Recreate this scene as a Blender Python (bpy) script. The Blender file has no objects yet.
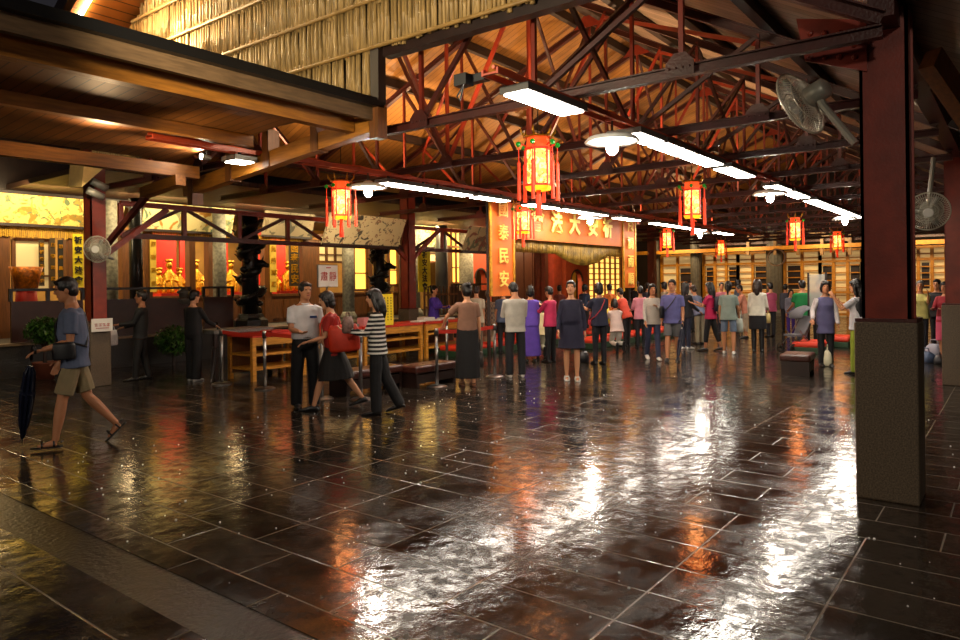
import bpy, math, random
from mathutils import Vector, Matrix
random.seed(7)
D = bpy.data
COL = bpy.context.scene.collection
PI = math.pi
R_ = math.radians
sin, cos = math.sin, math.cos

# ------------------------------------------------------------------ camera model
H = 1.6
TH = R_(37.65)
FPX = 700.0
CX, CY = 480.0, 284.0
ROLL = R_(0.7)
Fv = Vector((cos(TH), sin(TH), 0)); Rv = Vector((sin(TH), -cos(TH), 0)); Zv = Vector((0, 0, 1))
def ray(px, py):
    dx, dy = px - CX, py - CY
    u = dx*cos(ROLL) - dy*sin(ROLL)
    v = -dx*sin(ROLL) - dy*cos(ROLL)
    return Fv + Rv*(u/FPX) + Zv*(v/FPX)
def G(px, py, z=0.0):
    r = ray(px, py); t = (z - H)/r.z
    return Vector((r.x*t, r.y*t, z))
def PY(px, py, y):
    r = ray(px, py); t = y/r.y
    return Vector((r.x*t, y, H + r.z*t))
def PX(px, py, x):
    r = ray(px, py); t = x/r.x
    return Vector((x, r.y*t, H + r.z*t))
def depth_scale(p):            # pixels per metre at a world point
    return FPX/(p.x*Fv.x + p.y*Fv.y)

# ------------------------------------------------------------------ materials
MATS = {}
def lin(c):
    if isinstance(c, str):
        c = [int(c[i:i+2], 16)/255 for i in (0, 2, 4)]
        c = [x/12.92 if x <= .04045 else ((x+.055)/1.055)**2.4 for x in c]
    return (c[0], c[1], c[2], 1.0)
def mat(name, col, rough=.6, metal=0.0, var=.0, vscale=8.0, bump=0.0, bscale=30.0, col2=None,
        stretch=None, emit=None, estr=0.0, spec=.5, trans=0.0, alpha=1.0, coat=0.0, sheen=0.0):
    if name in MATS: return MATS[name]
    m = D.materials.new(name); m.use_nodes = True
    nt = m.node_tree; b = nt.nodes['Principled BSDF']
    b.inputs['Base Color'].default_value = lin(col)
    b.inputs['Roughness'].default_value = rough
    b.inputs['Metallic'].default_value = metal
    b.inputs['Specular IOR Level'].default_value = spec
    b.inputs['Transmission Weight'].default_value = trans
    b.inputs['Coat Weight'].default_value = coat
    b.inputs['Alpha'].default_value = alpha
    if emit is not None:
        b.inputs['Emission Color'].default_value = lin(emit)
        b.inputs['Emission Strength'].default_value = estr
    if var > 0 or bump > 0 or col2 is not None:
        tc = nt.nodes.new('ShaderNodeTexCoord'); mp = nt.nodes.new('ShaderNodeMapping')
        nt.links.new(tc.outputs['Object'], mp.inputs['Vector'])
        if stretch: mp.inputs['Scale'].default_value = stretch
        n = nt.nodes.new('ShaderNodeTexNoise'); n.inputs['Scale'].default_value = vscale
        n.inputs['Detail'].default_value = 4
        nt.links.new(mp.outputs[0], n.inputs['Vector'])
        c1 = lin(col)
        if col2 is None:
            c2 = tuple(max(0, x*(1-var)) for x in c1[:3]) + (1,)
        else: c2 = lin(col2)
        rp = nt.nodes.new('ShaderNodeValToRGB')
        rp.color_ramp.elements[0].position = .35; rp.color_ramp.elements[1].position = .65
        rp.color_ramp.elements[0].color = c2; rp.color_ramp.elements[1].color = c1
        nt.links.new(n.outputs['Fac'], rp.inputs['Fac'])
        nt.links.new(rp.outputs[0], b.inputs['Base Color'])
        if bump > 0:
            n2 = nt.nodes.new('ShaderNodeTexNoise'); n2.inputs['Scale'].default_value = bscale
            n2.inputs['Detail'].default_value = 3
            nt.links.new(mp.outputs[0], n2.inputs['Vector'])
            bp = nt.nodes.new('ShaderNodeBump'); bp.inputs['Strength'].default_value = bump
            bp.inputs['Distance'].default_value = .02
            nt.links.new(n2.outputs['Fac'], bp.inputs['Height'])
            nt.links.new(bp.outputs[0], b.inputs['Normal'])
    MATS[name] = m
    return m
def mat_planks(name, col, axis, width, gap=.12, rough=.55, var=.25, bump=.3):
    """timber boards; axis = coordinate the boards are laid side by side along"""
    m = D.materials.new(name); m.use_nodes = True; nt = m.node_tree; b = nt.nodes['Principled BSDF']
    L = nt.links.new; N = nt.nodes.new
    tc = N('ShaderNodeTexCoord'); sp = N('ShaderNodeSeparateXYZ'); L(tc.outputs['Object'], sp.inputs[0])
    mu = N('ShaderNodeMath'); mu.operation = 'DIVIDE'; L(sp.outputs[axis], mu.inputs[0]); mu.inputs[1].default_value = width
    fl = N('ShaderNodeMath'); fl.operation = 'FLOOR'; L(mu.outputs[0], fl.inputs[0])
    fr = N('ShaderNodeMath'); fr.operation = 'FRACT'; L(mu.outputs[0], fr.inputs[0])
    wn = N('ShaderNodeTexWhiteNoise'); wn.noise_dimensions = '1D'; L(fl.outputs[0], wn.inputs['W'])
    n = N('ShaderNodeTexNoise'); n.inputs['Scale'].default_value = 3; L(tc.outputs['Object'], n.inputs['Vector'])
    ad = N('ShaderNodeMath'); ad.operation = 'MULTIPLY_ADD'; L(wn.outputs['Value'], ad.inputs[0]); ad.inputs[1].default_value = .6
    L(n.outputs['Fac'], ad.inputs[2])
    rp = N('ShaderNodeValToRGB'); c = lin(col)
    rp.color_ramp.elements[0].position = .3; rp.color_ramp.elements[1].position = 1.0
    rp.color_ramp.elements[0].color = tuple(x*(1-var*2) for x in c[:3]) + (1,); rp.color_ramp.elements[1].color = c
    L(ad.outputs[0], rp.inputs['Fac'])
    lt = N('ShaderNodeMath'); lt.operation = 'LESS_THAN'; L(fr.outputs[0], lt.inputs[0]); lt.inputs[1].default_value = gap
    mx = N('ShaderNodeMix'); mx.data_type = 'RGBA'; L(lt.outputs[0], mx.inputs[0]); L(rp.outputs[0], mx.inputs[6])
    mx.inputs[7].default_value = tuple(x*.22 for x in c[:3]) + (1,)
    L(mx.outputs[2], b.inputs['Base Color'])
    bp = N('ShaderNodeBump'); bp.inputs['Strength'].default_value = bump; bp.inputs['Distance'].default_value = .01
    iv = N('ShaderNodeMath'); iv.operation = 'SUBTRACT'; iv.inputs[0].default_value = 1; L(lt.outputs[0], iv.inputs[1])
    L(iv.outputs[0], bp.inputs['Height']); L(bp.outputs[0], b.inputs['Normal'])
    b.inputs['Roughness'].default_value = rough
    MATS[name] = m
    return m
def mat_stripes(name, c1, c2, period, axis=2, duty=.5, rough=.8):
    m = D.materials.new(name); m.use_nodes = True; nt = m.node_tree; b = nt.nodes['Principled BSDF']
    L = nt.links.new; N = nt.nodes.new
    tc = N('ShaderNodeTexCoord'); sp = N('ShaderNodeSeparateXYZ'); L(tc.outputs['Object'], sp.inputs[0])
    mu = N('ShaderNodeMath'); mu.operation = 'DIVIDE'; L(sp.outputs[axis], mu.inputs[0]); mu.inputs[1].default_value = period
    fr = N('ShaderNodeMath'); fr.operation = 'FRACT'; L(mu.outputs[0], fr.inputs[0])
    lt = N('ShaderNodeMath'); lt.operation = 'LESS_THAN'; L(fr.outputs[0], lt.inputs[0]); lt.inputs[1].default_value = duty
    mx = N('ShaderNodeMix'); mx.data_type = 'RGBA'; L(lt.outputs[0], mx.inputs[0])
    mx.inputs[6].default_value = lin(c1); mx.inputs[7].default_value = lin(c2)
    L(mx.outputs[2], b.inputs['Base Color']); b.inputs['Roughness'].default_value = rough
    MATS[name] = m; return m
def mat_check(name, c1, c2, scale, rough=.8):
    m = D.materials.new(name); m.use_nodes = True; nt = m.node_tree; b = nt.nodes['Principled BSDF']
    tc = nt.nodes.new('ShaderNodeTexCoord'); ck = nt.nodes.new('ShaderNodeTexChecker')
    nt.links.new(tc.outputs['Object'], ck.inputs['Vector']); ck.inputs['Scale'].default_value = scale
    ck.inputs['Color1'].default_value = lin(c1); ck.inputs['Color2'].default_value = lin(c2)
    nt.links.new(ck.outputs[0], b.inputs['Base Color']); b.inputs['Roughness'].default_value = rough
    MATS[name] = m; return m
def mat_paint(name, ground, inks, scale, rough=.6, thr=.56, emit=0.0):
    """painted picture panel: mottled ground with brushed ink marks"""
    m = D.materials.new(name); m.use_nodes = True; nt = m.node_tree; b = nt.nodes['Principled BSDF']
    L = nt.links.new; N = nt.nodes.new
    tc = N('ShaderNodeTexCoord'); prev = None
    base = N('ShaderNodeRGB'); base.outputs[0].default_value = lin(ground); prev = base.outputs[0]
    for i, ink in enumerate(inks):
        mp = N('ShaderNodeMapping'); mp.inputs['Location'].default_value = (i*7.3, i*3.1, i*5.7)
        L(tc.outputs['Object'], mp.inputs[0])
        n = N('ShaderNodeTexNoise'); n.inputs['Scale'].default_value = scale*(1 + .6*i); n.inputs['Detail'].default_value = 6
        n.inputs['Distortion'].default_value = 1.6
        L(mp.outputs[0], n.inputs['Vector'])
        r = N('ShaderNodeValToRGB'); r.color_ramp.elements[0].position = thr; r.color_ramp.elements[1].position = thr + .03
        L(n.outputs['Fac'], r.inputs['Fac'])
        mx = N('ShaderNodeMix'); mx.data_type = 'RGBA'; L(r.outputs[0], mx.inputs[0]); L(prev, mx.inputs[6])
        mx.inputs[7].default_value = lin(ink); prev = mx.outputs[2]
    L(prev, b.inputs['Base Color']); b.inputs['Roughness'].default_value = rough
    if emit:
        L(prev, b.inputs['Emission Color']); b.inputs['Emission Strength'].default_value = emit
    MATS[name] = m; return m

# ------------------------------------------------------------------ mesh builder
class MB:
    def __init__(s): s.v = []; s.f = []; s.m = []; s.mi = 0; s.xf = None
    def add(s, vs, fs):
        o = len(s.v)
        for v in vs:
            v = Vector(v)
            s.v.append(tuple(s.xf @ v) if s.xf is not None else tuple(v))
        for f in fs: s.f.append(tuple(i+o for i in f)); s.m.append(s.mi)
        return s
    def box(s, c, d, rz=0.0, M=None):
        x, y, z = d[0]/2, d[1]/2, d[2]/2
        vs = [Vector((i, j, k)) for i in (-x, x) for j in (-y, y) for k in (-z, z)]
        if M is None: M = Matrix.Rotation(rz, 3, 'Z')
        vs = [M @ v + Vector(c) for v in vs]
        return s.add(vs, [(0,1,3,2),(4,6,7,5),(0,4,5,1),(2,3,7,6),(0,2,6,4),(1,5,7,3)])
    def box2(s, a, b):
        return s.box([(a[i]+b[i])/2 for i in range(3)], [abs(b[i]-a[i]) for i in range(3)])
    def beam(s, p, q, w, h, up=None):
        p, q = Vector(p), Vector(q); d = (q-p); L = d.length
        if L < 1e-6: return s
        d.normalize(); up = Vector(up) if up else Vector((0,0,1))
        if abs(d.dot(up)) > .98: up = Vector((1,0,0))
        sd = d.cross(up).normalized(); u = sd.cross(d).normalized()
        M = Matrix((sd, d, u)).transposed()
        return s.box((p+q)/2, (w, L, h), M=M)
    def ibeam(s, p, q, w, h, t=.012):
        """rolled I section"""
        p, q = Vector(p), Vector(q); d = (q-p).normalized(); up = Vector((0,0,1))
        if abs(d.dot(up)) > .98: up = Vector((1,0,0))
        sd = d.cross(up).normalized(); u = sd.cross(d).normalized()
        s.beam(p+u*(h/2-t/2), q+u*(h/2-t/2), w, t); s.beam(p-u*(h/2-t/2), q-u*(h/2-t/2), w, t)
        return s.beam(p, q, t, h-2*t)
    def tube(s, pts, rad, n=10, cap=True, sq=1.0):
        pts = [Vector(p) for p in pts]
        if not isinstance(rad, (list, tuple)): rad = [rad]*len(pts)
        rings = []; prev = None
        for i, p in enumerate(pts):
            a = pts[max(0, i-1)]; b = pts[min(len(pts)-1, i+1)]
            t = (b-a).normalized()
            if prev is None:
                ref = Vector((0,0,1)) if abs(t.z) < .9 else Vector((0,1,0))
                sd = t.cross(ref).normalized()
            else:
                sd = (prev - t*prev.dot(t))
                sd = sd.normalized() if sd.length > 1e-6 else prev
            prev = sd; u = sd.cross(t)
            rings.append([p + sd*cos(2*PI*k/n)*rad[i] + u*sin(2*PI*k/n)*rad[i]*sq for k in range(n)])
        return s.loft(rings, cap)
    def loft(s, rings, cap=True, closed=True):
        n = len(rings[0]); vs = [v for r in rings for v in r]; fs = []
        for i in range(len(rings)-1):
            for k in range(n if closed else n-1):
                a = i*n+k; b = i*n+(k+1) % n
                fs.append((a, b, b+n, a+n))
        if cap:
            fs.append(tuple(range(n-1, -1, -1))); fs.append(tuple((len(rings)-1)*n+k for k in range(n)))
        return s.add(vs, fs)
    def cyl(s, c, r, h, n=20, r2=None):
        c = Vector(c); r2 = r if r2 is None else r2
        return s.loft([[c+Vector((r*cos(2*PI*k/n), r*sin(2*PI*k/n), 0)) for k in range(n)],
                       [c+Vector((r2*cos(2*PI*k/n), r2*sin(2*PI*k/n), h)) for k in range(n)]])
    def lathe(s, prof, n=20, c=(0,0,0)):
        c = Vector(c)
        return s.loft([[c+Vector((r*cos(2*PI*k/n), r*sin(2*PI*k/n), z)) for k in range(n)] for r, z in prof])
    def ell(s, c, r, n=14, m=9, M=None):
        c = Vector(c); vs = []; fs = []
        if not isinstance(r, (list, tuple)): r = (r, r, r)
        def P(x, y, z):
            v = Vector((x*r[0], y*r[1], z*r[2])); return (M @ v if M else v) + c
        vs.append(P(0,0,-1))
        for i in range(1, m):
            a = -PI/2 + PI*i/m
            for k in range(n): vs.append(P(cos(a)*cos(2*PI*k/n), cos(a)*sin(2*PI*k/n), sin(a)))
        vs.append(P(0,0,1)); top = len(vs)-1
        for k in range(n):
            fs.append((0, 1+(k+1) % n, 1+k)); o = 1+(m-2)*n
            fs.append((o+k, o+(k+1) % n, top))
        for i in range(m-2):
            for k in range(n):
                a = 1+i*n+k; b = 1+i*n+(k+1) % n
                fs.append((a, b, b+n, a+n))
        return s.add(vs, fs)
    def prism(s, poly, d):
        """poly: list of 3D points (planar), d extrusion vector"""
        d = Vector(d); n = len(poly); vs = [Vector(p) for p in poly] + [Vector(p)+d for p in poly]
        fs = [tuple(range(n-1, -1, -1)), tuple(range(n, 2*n))]
        for k in range(n): fs.append((k, (k+1) % n, n+(k+1) % n, n+k))
        return s.add(vs, fs)
    def ring(s, c, R, r, ax=(0,0,1), n=28, m=6):
        ax = Vector(ax).normalized(); ref = Vector((0,0,1)) if abs(ax.z) < .9 else Vector((1,0,0))
        a = ax.cross(ref).normalized(); b = ax.cross(a); c = Vector(c); vs = []; fs = []
        for i in range(n):
            t = 2*PI*i/n; o = a*cos(t)+b*sin(t)
            for j in range(m):
                p = 2*PI*j/m; vs.append(c + o*(R + r*cos(p)) + ax*(r*sin(p)))
        for i in range(n):
            for j in range(m):
                fs.append((i*m+j, ((i+1) % n)*m+j, ((i+1) % n)*m+(j+1) % m, i*m+(j+1) % m))
        return s.add(vs, fs)
    def build(s, name, mats, parent=None, loc=None, smooth=False, origin=None):
        """origin: world point that becomes the object's own origin"""
        me = D.meshes.new(name)
        o3 = Vector(origin) if origin is not None else Vector((0,0,0))
        me.from_pydata([tuple(Vector(v)-o3) for v in s.v], [], s.f)
        if not isinstance(mats, (list, tuple)): mats = [mats]
        for m in mats: me.materials.append(m)
        if len(mats) > 1: me.polygons.foreach_set('material_index', s.m)
        if smooth: me.polygons.foreach_set('use_smooth', [True]*len(me.polygons))
        me.update()
        o = D.objects.new(name, me); COL.objects.link(o)
        if origin is not None: o.location = o3
        if loc is not None: o.location = loc
        if parent is not None: o.parent = parent
        return o
def bevel(o, w=.01, seg=2):
    m = o.modifiers.new('bevel', 'BEVEL'); m.width = w; m.segments = seg; m.limit_method = 'ANGLE'; return o
def tag(o, label, cat, group=None, kind=None):
    if label: o['label'] = label
    if cat: o['category'] = cat
    if group: o['group'] = group
    if kind: o['kind'] = kind
    return o
def struct(o, label=None):
    o['kind'] = 'structure'
    if label: o['label'] = label
    return o
def empty(name, loc=(0,0,0), rz=0.0, label=None, cat=None, group=None):
    o = D.objects.new(name, None); COL.objects.link(o); o.location = loc; o.rotation_euler = (0, 0, rz)
    o.empty_display_size = .1
    return tag(o, label, cat, group)
def copy_tree(o, parent=None):
    c = o.copy(); COL.objects.link(c)
    if parent is not None: c.parent = parent
    for ch in o.children: copy_tree(ch, c)
    return c
def text_mesh(s, size, depth=.004, m=None, name='lettering', parent=None, M=None, vertical=False, spacing=1.0, bold=0.0):
    cu = D.curves.new('txt', 'FONT'); cu.body = s if not vertical else '\n'.join(s)
    cu.size = size; cu.extrude = depth; cu.align_x = 'CENTER'; cu.align_y = 'CENTER'; cu.offset = bold
    cu.space_character = spacing; cu.space_line = spacing if vertical else 1; cu.resolution_u = 2
    t = D.objects.new('txt', cu); COL.objects.link(t)
    dg = bpy.context.evaluated_depsgraph_get()
    me = D.meshes.new_from_object(t.evaluated_get(dg))
    D.objects.remove(t); D.curves.remove(cu)
    me.materials.clear(); me.materials.append(m)
    if M is not None: me.transform(M)
    o = D.objects.new(name, me); COL.objects.link(o)
    if parent is not None: o.parent = parent
    return o
def face_minus_y(loc):  # text lying in XY -> stands up facing -Y
    return Matrix.Translation(Vector(loc)) @ Matrix.Rotation(PI/2, 4, 'X')
ORD = ['first','second','third','fourth','fifth','sixth','seventh','eighth','ninth','tenth','eleventh','twelfth','thirteenth','fourteenth','fifteenth','sixteenth','seventeenth','eighteenth','nineteenth','twentieth']
def _part(s, name, mats, parent, smooth=False, kind=None):
    """vertices are in world space; parent is an unrotated Empty"""
    o = s.build(name, mats, None, smooth=smooth, origin=parent.location)
    o.location = (0, 0, 0); o.parent = parent
    if kind: o['kind'] = kind
    return o
MB.part = _part

# ------------------------------------------------------------------ materials of the place
M_red = mat('red_steel_paint', '7e2a18', .42, var=.35, vscale=5, bump=.06, bscale=60)
M_redb = mat('bright_red_steel_paint', '8e2e1a', .4, var=.3, vscale=5)
M_darkred = mat('old_red_brown_paint', '4a1a12', .45, var=.4, vscale=4, bump=.2, bscale=50)
M_purlin = mat('dark_stained_purlin', '38241a', .6, var=.4, vscale=6, stretch=(1,8,8))
M_wood = mat('honey_timber', 'a5691f', .5, var=.4, vscale=4, stretch=(1,9,9), bump=.15, bscale=20)
M_woody = mat('honey_timber_across', 'a5691f', .5, var=.4, vscale=4, stretch=(9,1,9), bump=.15, bscale=20)
M_woodd = mat('brown_timber', '6e4018', .5, var=.4, vscale=4, stretch=(9,9,1), bump=.15, bscale=20)
M_dark = mat('dark_timber', '2a1710', .5, var=.4, vscale=5)
M_black = mat('black_metal', '0c0b0b', .4)
M_stone = mat('grey_granite', '6d6860', .55, var=.45, vscale=45, bump=.15, bscale=80)
M_stonep = mat('pale_carved_stone', '8d8878', .6, var=.5, vscale=14, bump=.5, bscale=18)
M_conc = mat('speckled_granite_block', '6e5e4a', .45, var=.55, vscale=90, bump=.1, bscale=90)
M_steel = mat('brushed_steel', '9a9a98', .28, 1.0, var=.1)
M_grey = mat('grey_cast_metal', '8f8d82', .4, .3, var=.15)
M_white = mat('white_enamel', 'd8d6d0', .4)
M_gold = mat('gold_leaf', 'd89a1c', .35, .6, var=.5, vscale=25, bump=.5, bscale=40)
M_redc = mat('red_altar_cloth', 'b8200c', .6, var=.3, vscale=6)
M_plankL = mat_planks('roof_boards_gold', 'a87030', 0, .14, .08)
M_plankR = mat_planks('roof_boards_pale', 'a08068', 0, .16, .08)
M_soffit = mat_planks('soffit_boards', '8a5420', 0, .12, .1)
M_bamboo = mat('dry_bamboo', 'b5935a', .5, var=.55, vscale=9, stretch=(1,6,.6), bump=.1)
M_bamb2 = mat('bamboo_rail_cane', 'a07c42', .5, var=.3)
M_panel = mat('led_diffuser', 'ffffff', .5, emit='fff3e2', estr=26.0)
M_bulb = mat('bright_bulb', 'ffffff', .5, emit='fff0dc', estr=260.0)
M_ltray = mat('orange_red_conduit_paint', 'b8482a', .45, var=.25)

# ------------------------------------------------------------------ wet paving
def floor_mat(name, tx, ty, c1, c2, rough_lo, rough_hi, grout_glint='7c7468', bumpk=1.0):
    m = D.materials.new(name); m.use_nodes = True; nt = m.node_tree; b = nt.nodes['Principled BSDF']
    L = nt.links.new; N = nt.nodes.new
    tc = N('ShaderNodeTexCoord'); sp = N('ShaderNodeSeparateXYZ'); L(tc.outputs['Object'], sp.inputs[0])
    # slow warp so the joints are not ruler straight
    def mth(op, a, b_=None, c=None):
        n = N('ShaderNodeMath'); n.operation = op
        for i, x in enumerate((a, b_, c)):
            if x is None: continue
            if isinstance(x, (int, float)): n.inputs[i].default_value = x
            else: L(x, n.inputs[i])
        return n.outputs[0]
    u = mth('DIVIDE', sp.outputs[0], tx); 
    row = mth('FLOOR', u)
    wn0 = N('ShaderNodeTexWhiteNoise'); wn0.noise_dimensions = '1D'; L(row, wn0.inputs['W'])
    # a few courses are shifted by half a slab
    sh = mth('MULTIPLY', mth('GREATER_THAN', wn0.outputs['Value'], .72), .5)
    v = mth('ADD', mth('DIVIDE', sp.outputs[1], ty), sh)
    fu = mth('FRACT', u); fv = mth('FRACT', v)
    du = mth('MULTIPLY', mth('MINIMUM', fu, mth('SUBTRACT', 1.0, fu)), tx)
    dv = mth('MULTIPLY', mth('MINIMUM', fv, mth('SUBTRACT', 1.0, fv)), ty)
    dj = mth('MINIMUM', du, dv)
    joint = N('ShaderNodeMapRange'); L(dj, joint.inputs[0]); joint.inputs[1].default_value = .002; joint.inputs[2].default_value = .007
    joint.inputs[3].default_value = 1; joint.inputs[4].default_value = 0
    cid = N('ShaderNodeCombineXYZ'); L(row, cid.inputs[0]); L(mth('FLOOR', v), cid.inputs[1])
    wn = N('ShaderNodeTexWhiteNoise'); wn.noise_dimensions = '2D'; L(cid.outputs[0], wn.inputs['Vector'])
    n1 = N('ShaderNodeTexNoise'); n1.inputs['Scale'].default_value = 1.6; n1.inputs['Detail'].default_value = 6; L(tc.outputs['Object'], n1.inputs['Vector'])
    k = mth('ADD', mth('MULTIPLY', wn.outputs['Value'], .55), mth('MULTIPLY', n1.outputs['Fac'], .6))
    rp = N('ShaderNodeValToRGB'); rp.color_ramp.elements[0].position = .2; rp.color_ramp.elements[1].position = .95
    rp.color_ramp.elements[0].color = lin(c1); rp.color_ramp.elements[1].color = lin(c2); L(k, rp.inputs[0])
    mx = N('ShaderNodeMix'); mx.data_type = 'RGBA'; L(joint.outputs[0], mx.inputs[0]); L(rp.outputs[0], mx.inputs[6]); mx.inputs[7].default_value = lin(grout_glint)  # pale joint colour stands in for light glinting off water-filled joints
    L(mx.outputs[2], b.inputs['Base Color'])
    # puddled film: patches are mirror smooth, others slightly broken
    n2 = N('ShaderNodeTexNoise'); n2.inputs['Scale'].default_value = 2.2; n2.inputs['Detail'].default_value = 8; n2.inputs['Distortion'].default_value = .6
    L(tc.outputs['Object'], n2.inputs['Vector'])
    pr = N('ShaderNodeMapRange'); L(n2.outputs['Fac'], pr.inputs[0]); pr.inputs[1].default_value = .3; pr.inputs[2].default_value = .7
    pr.inputs[3].default_value = rough_hi; pr.inputs[4].default_value = rough_lo
    # damp, not flooded, spots of the stone shine much less
    n5 = N('ShaderNodeTexNoise'); n5.inputs['Scale'].default_value = 8; n5.inputs['Detail'].default_value = 9; n5.inputs['Roughness'].default_value = .68; L(tc.outputs['Object'], n5.inputs['Vector'])
    wet = N('ShaderNodeMapRange'); L(mth('ADD', mth('MULTIPLY', n5.outputs['Fac'], .75), mth('MULTIPLY', n2.outputs['Fac'], .3)), wet.inputs[0]); wet.inputs[1].default_value = .47; wet.inputs[2].default_value = .56
    wet.inputs[3].default_value = 0; wet.inputs[4].default_value = 1
    wv = mth('MAXIMUM', wet.outputs[0], mth('MULTIPLY', joint.outputs[0], .8))
    L(mth('ADD', pr.outputs[0], mth('MULTIPLY', mth('SUBTRACT', 1.0, wv), .09)), b.inputs['Roughness'])
    L(mth('ADD', mth('MULTIPLY', wv, .5), .1), b.inputs['Specular IOR Level'])
    b.inputs['IOR'].default_value = 1.5
    # relief: slab riven surface + rain ripples + joint
    n3 = N('ShaderNodeTexNoise'); n3.inputs['Scale'].default_value = 9; n3.inputs['Detail'].default_value = 5; L(tc.outputs['Object'], n3.inputs['Vector'])
    n4 = N('ShaderNodeTexNoise'); n4.inputs['Scale'].default_value = 55; n4.inputs['Detail'].default_value = 2; L(tc.outputs['Object'], n4.inputs['Vector'])
    hgt = mth('ADD', mth('MULTIPLY', n3.outputs['Fac'], .0058*bumpk), mth('MULTIPLY', n4.outputs['Fac'], .0009*bumpk))
    hgt = mth('ADD', hgt, mth('MULTIPLY', joint.outputs[0], -.002))
    hgt = mth('ADD', hgt, mth('MULTIPLY', wn.outputs['Value'], .001))
    bp = N('ShaderNodeBump'); bp.inputs['Strength'].default_value = .55; bp.inputs['Distance'].default_value = 1.0
    L(hgt, bp.inputs['Height']); L(bp.outputs[0], b.inputs['Normal'])
    return m
M_floor = floor_mat('wet_slate_paving', .375, .77, '15110e', '342c25', .05, .17)
M_floor2 = floor_mat('wet_dark_slabs', 1.5, 1.54, '14100e', '241e1a', .06, .22, bumpk=1.3)
fl = MB().box2((2.05, -9, -.2), (36, 24, 0)).build('floor', M_floor); struct(fl, 'wet dark slate paving of the temple courtyard with shining joints')
fl2 = MB().box2((-6, -9, -.2), (1.75, 24, 0)).build('floor', M_floor2); struct(fl2, 'large dark wet slabs outside the drain strip')
tr = MB().box2((1.75, -9, -.2), (2.05, 24, -.004)).build('trim_1', mat('drain_kerb_stone', '120f0d', .3, var=.4, vscale=10, bump=.3)); struct(tr, 'sunken stone drain strip across the wet paving')

# ------------------------------------------------------------------ canopy roof over the court
EY0, EY1, RY, EZ, RZ = .73, 12.1, 6.4, 3.65, 6.8
SL = (RZ-EZ)/(RY-EY0); SLL = (RZ-4.35)/(EY1-RY)
X0, X1 = 5.45, 34.0
def ceil_z(y): return RZ - (SL if y < RY else SLL)*abs(y-RY)
c = MB().prism([(X0-.05, RY, RZ), (X0-.05, 12.9, ceil_z(12.9)), (X0-.05, 12.9, ceil_z(12.9)+.1), (X0-.05, RY, RZ+.1)], (X1-X0, 0, 0))
struct(c.build('ceiling', M_plankL), 'golden board ceiling of the left slope of the canopy')
c = MB().prism([(X0-.05, RY, RZ), (X0-.05, RY, RZ+.1), (X0-.05, -1.2, ceil_z(-1.2)+.1), (X0-.05, -1.2, ceil_z(-1.2))], (X1-X0, 0, 0))
struct(c.build('ceiling', M_plankR), 'pale board ceiling of the right slope of the canopy')
c = MB().box2((5.6, 12.95, 3.72), (34, 16.9, 3.82))
struct(c.build('ceiling', mat_planks('dark_soffit_boards', '4a2e1c', 0, .2)), 'dark flat ceiling between the canopy and the halls')
# purlins (along X)
names = []
ys = [EY0-.9] + [EY0 + 1.35*i for i in range(0, 5)] + [RY+.0001] + [EY1 - 1.35*i for i in range(4, -1, -1)]
for i, y in enumerate(ys):
    z = ceil_z(y)-.085
    o = MB().box((19.7, y, z), (28.4, .1, .16)).build('roof_purlin', M_purlin, origin=(5.5, y, z))
    side = 'right' if y < RY else 'left'
    k = i if y < RY else len(ys)-1-i
    tag(o, 'long dark timber roof purlin on the %s slope, %s up from the eave' % (side, ORD[k]), 'roof beam', 'purlins of the canopy roof')

# trusses
NY = [EY0 + k*(EY1-EY0)/8 for k in range(9)]
TZ = 3.3
def top_z(y): return ceil_z(y) - .26
def make_truss(x, idx):
    t = empty('roof_truss', (x, EY0, TZ))
    tag(t, 'red steel roof truss spanning the court, %s from the front edge' % ORD[idx], 'roof truss', 'steel trusses of the canopy')
    o = MB(); o.ibeam((x, EY0, TZ), (x, EY1, TZ), .08, .09).part('bottom_chord', M_darkred, t)
    for s in (0, 1):
        a = (x, EY0, top_z(EY0)) if s == 0 else (x, EY1, top_z(EY1))
        MB().ibeam(a, (x, RY, top_z(RY)), .09, .1).part('top_chord', M_darkred, t)
    for k in range(1, 8):
        y = NY[k]
        MB().beam((x, y, TZ), (x, y, top_z(y)), .04, .04).part('vertical_strut', M_red, t)
    for k in range(0, 8):
        a, b = (k, k+1) if k >= 4 else (k+1, k)
        if k in (0, 7): continue
        MB().beam((x, NY[a], TZ+.03), (x, NY[b], top_z(NY[b])-.02), .045, .045).part('diagonal_strut', M_redb if k % 3 == 0 else M_darkred, t)
    for k in range(1, 8):
        y = NY[k]
        g = MB()
        g.prism([(x-.055, y-.12, TZ-.05), (x-.055, y+.12, TZ-.05), (x-.055, y+.12, TZ+.06), (x-.055, y+.05, TZ+.14), (x-.055, y-.05, TZ+.14), (x-.055, y-.12, TZ+.06)], (.012, 0, 0))
        for j in (-.12, -.04, .04, .12): g.ell((x-.058, y+j*.7, TZ+.02), .01, 6, 4)
        g.part('gusset_plate', M_darkred, t)
    MB().prism([(x-.075, RY-.3, top_z(RY)-.12), (x-.075, RY+.3, top_z(RY)-.12), (x-.075, RY+.1, top_z(RY)+.1), (x-.075, RY-.1, top_z(RY)+.1)], (.012, 0, 0)).part('ridge_plate', M_redb, t)
    return t
TX = [5.5+2.1*i for i in range(14)]
for i, x in enumerate(TX): make_truss(x, i)
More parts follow.
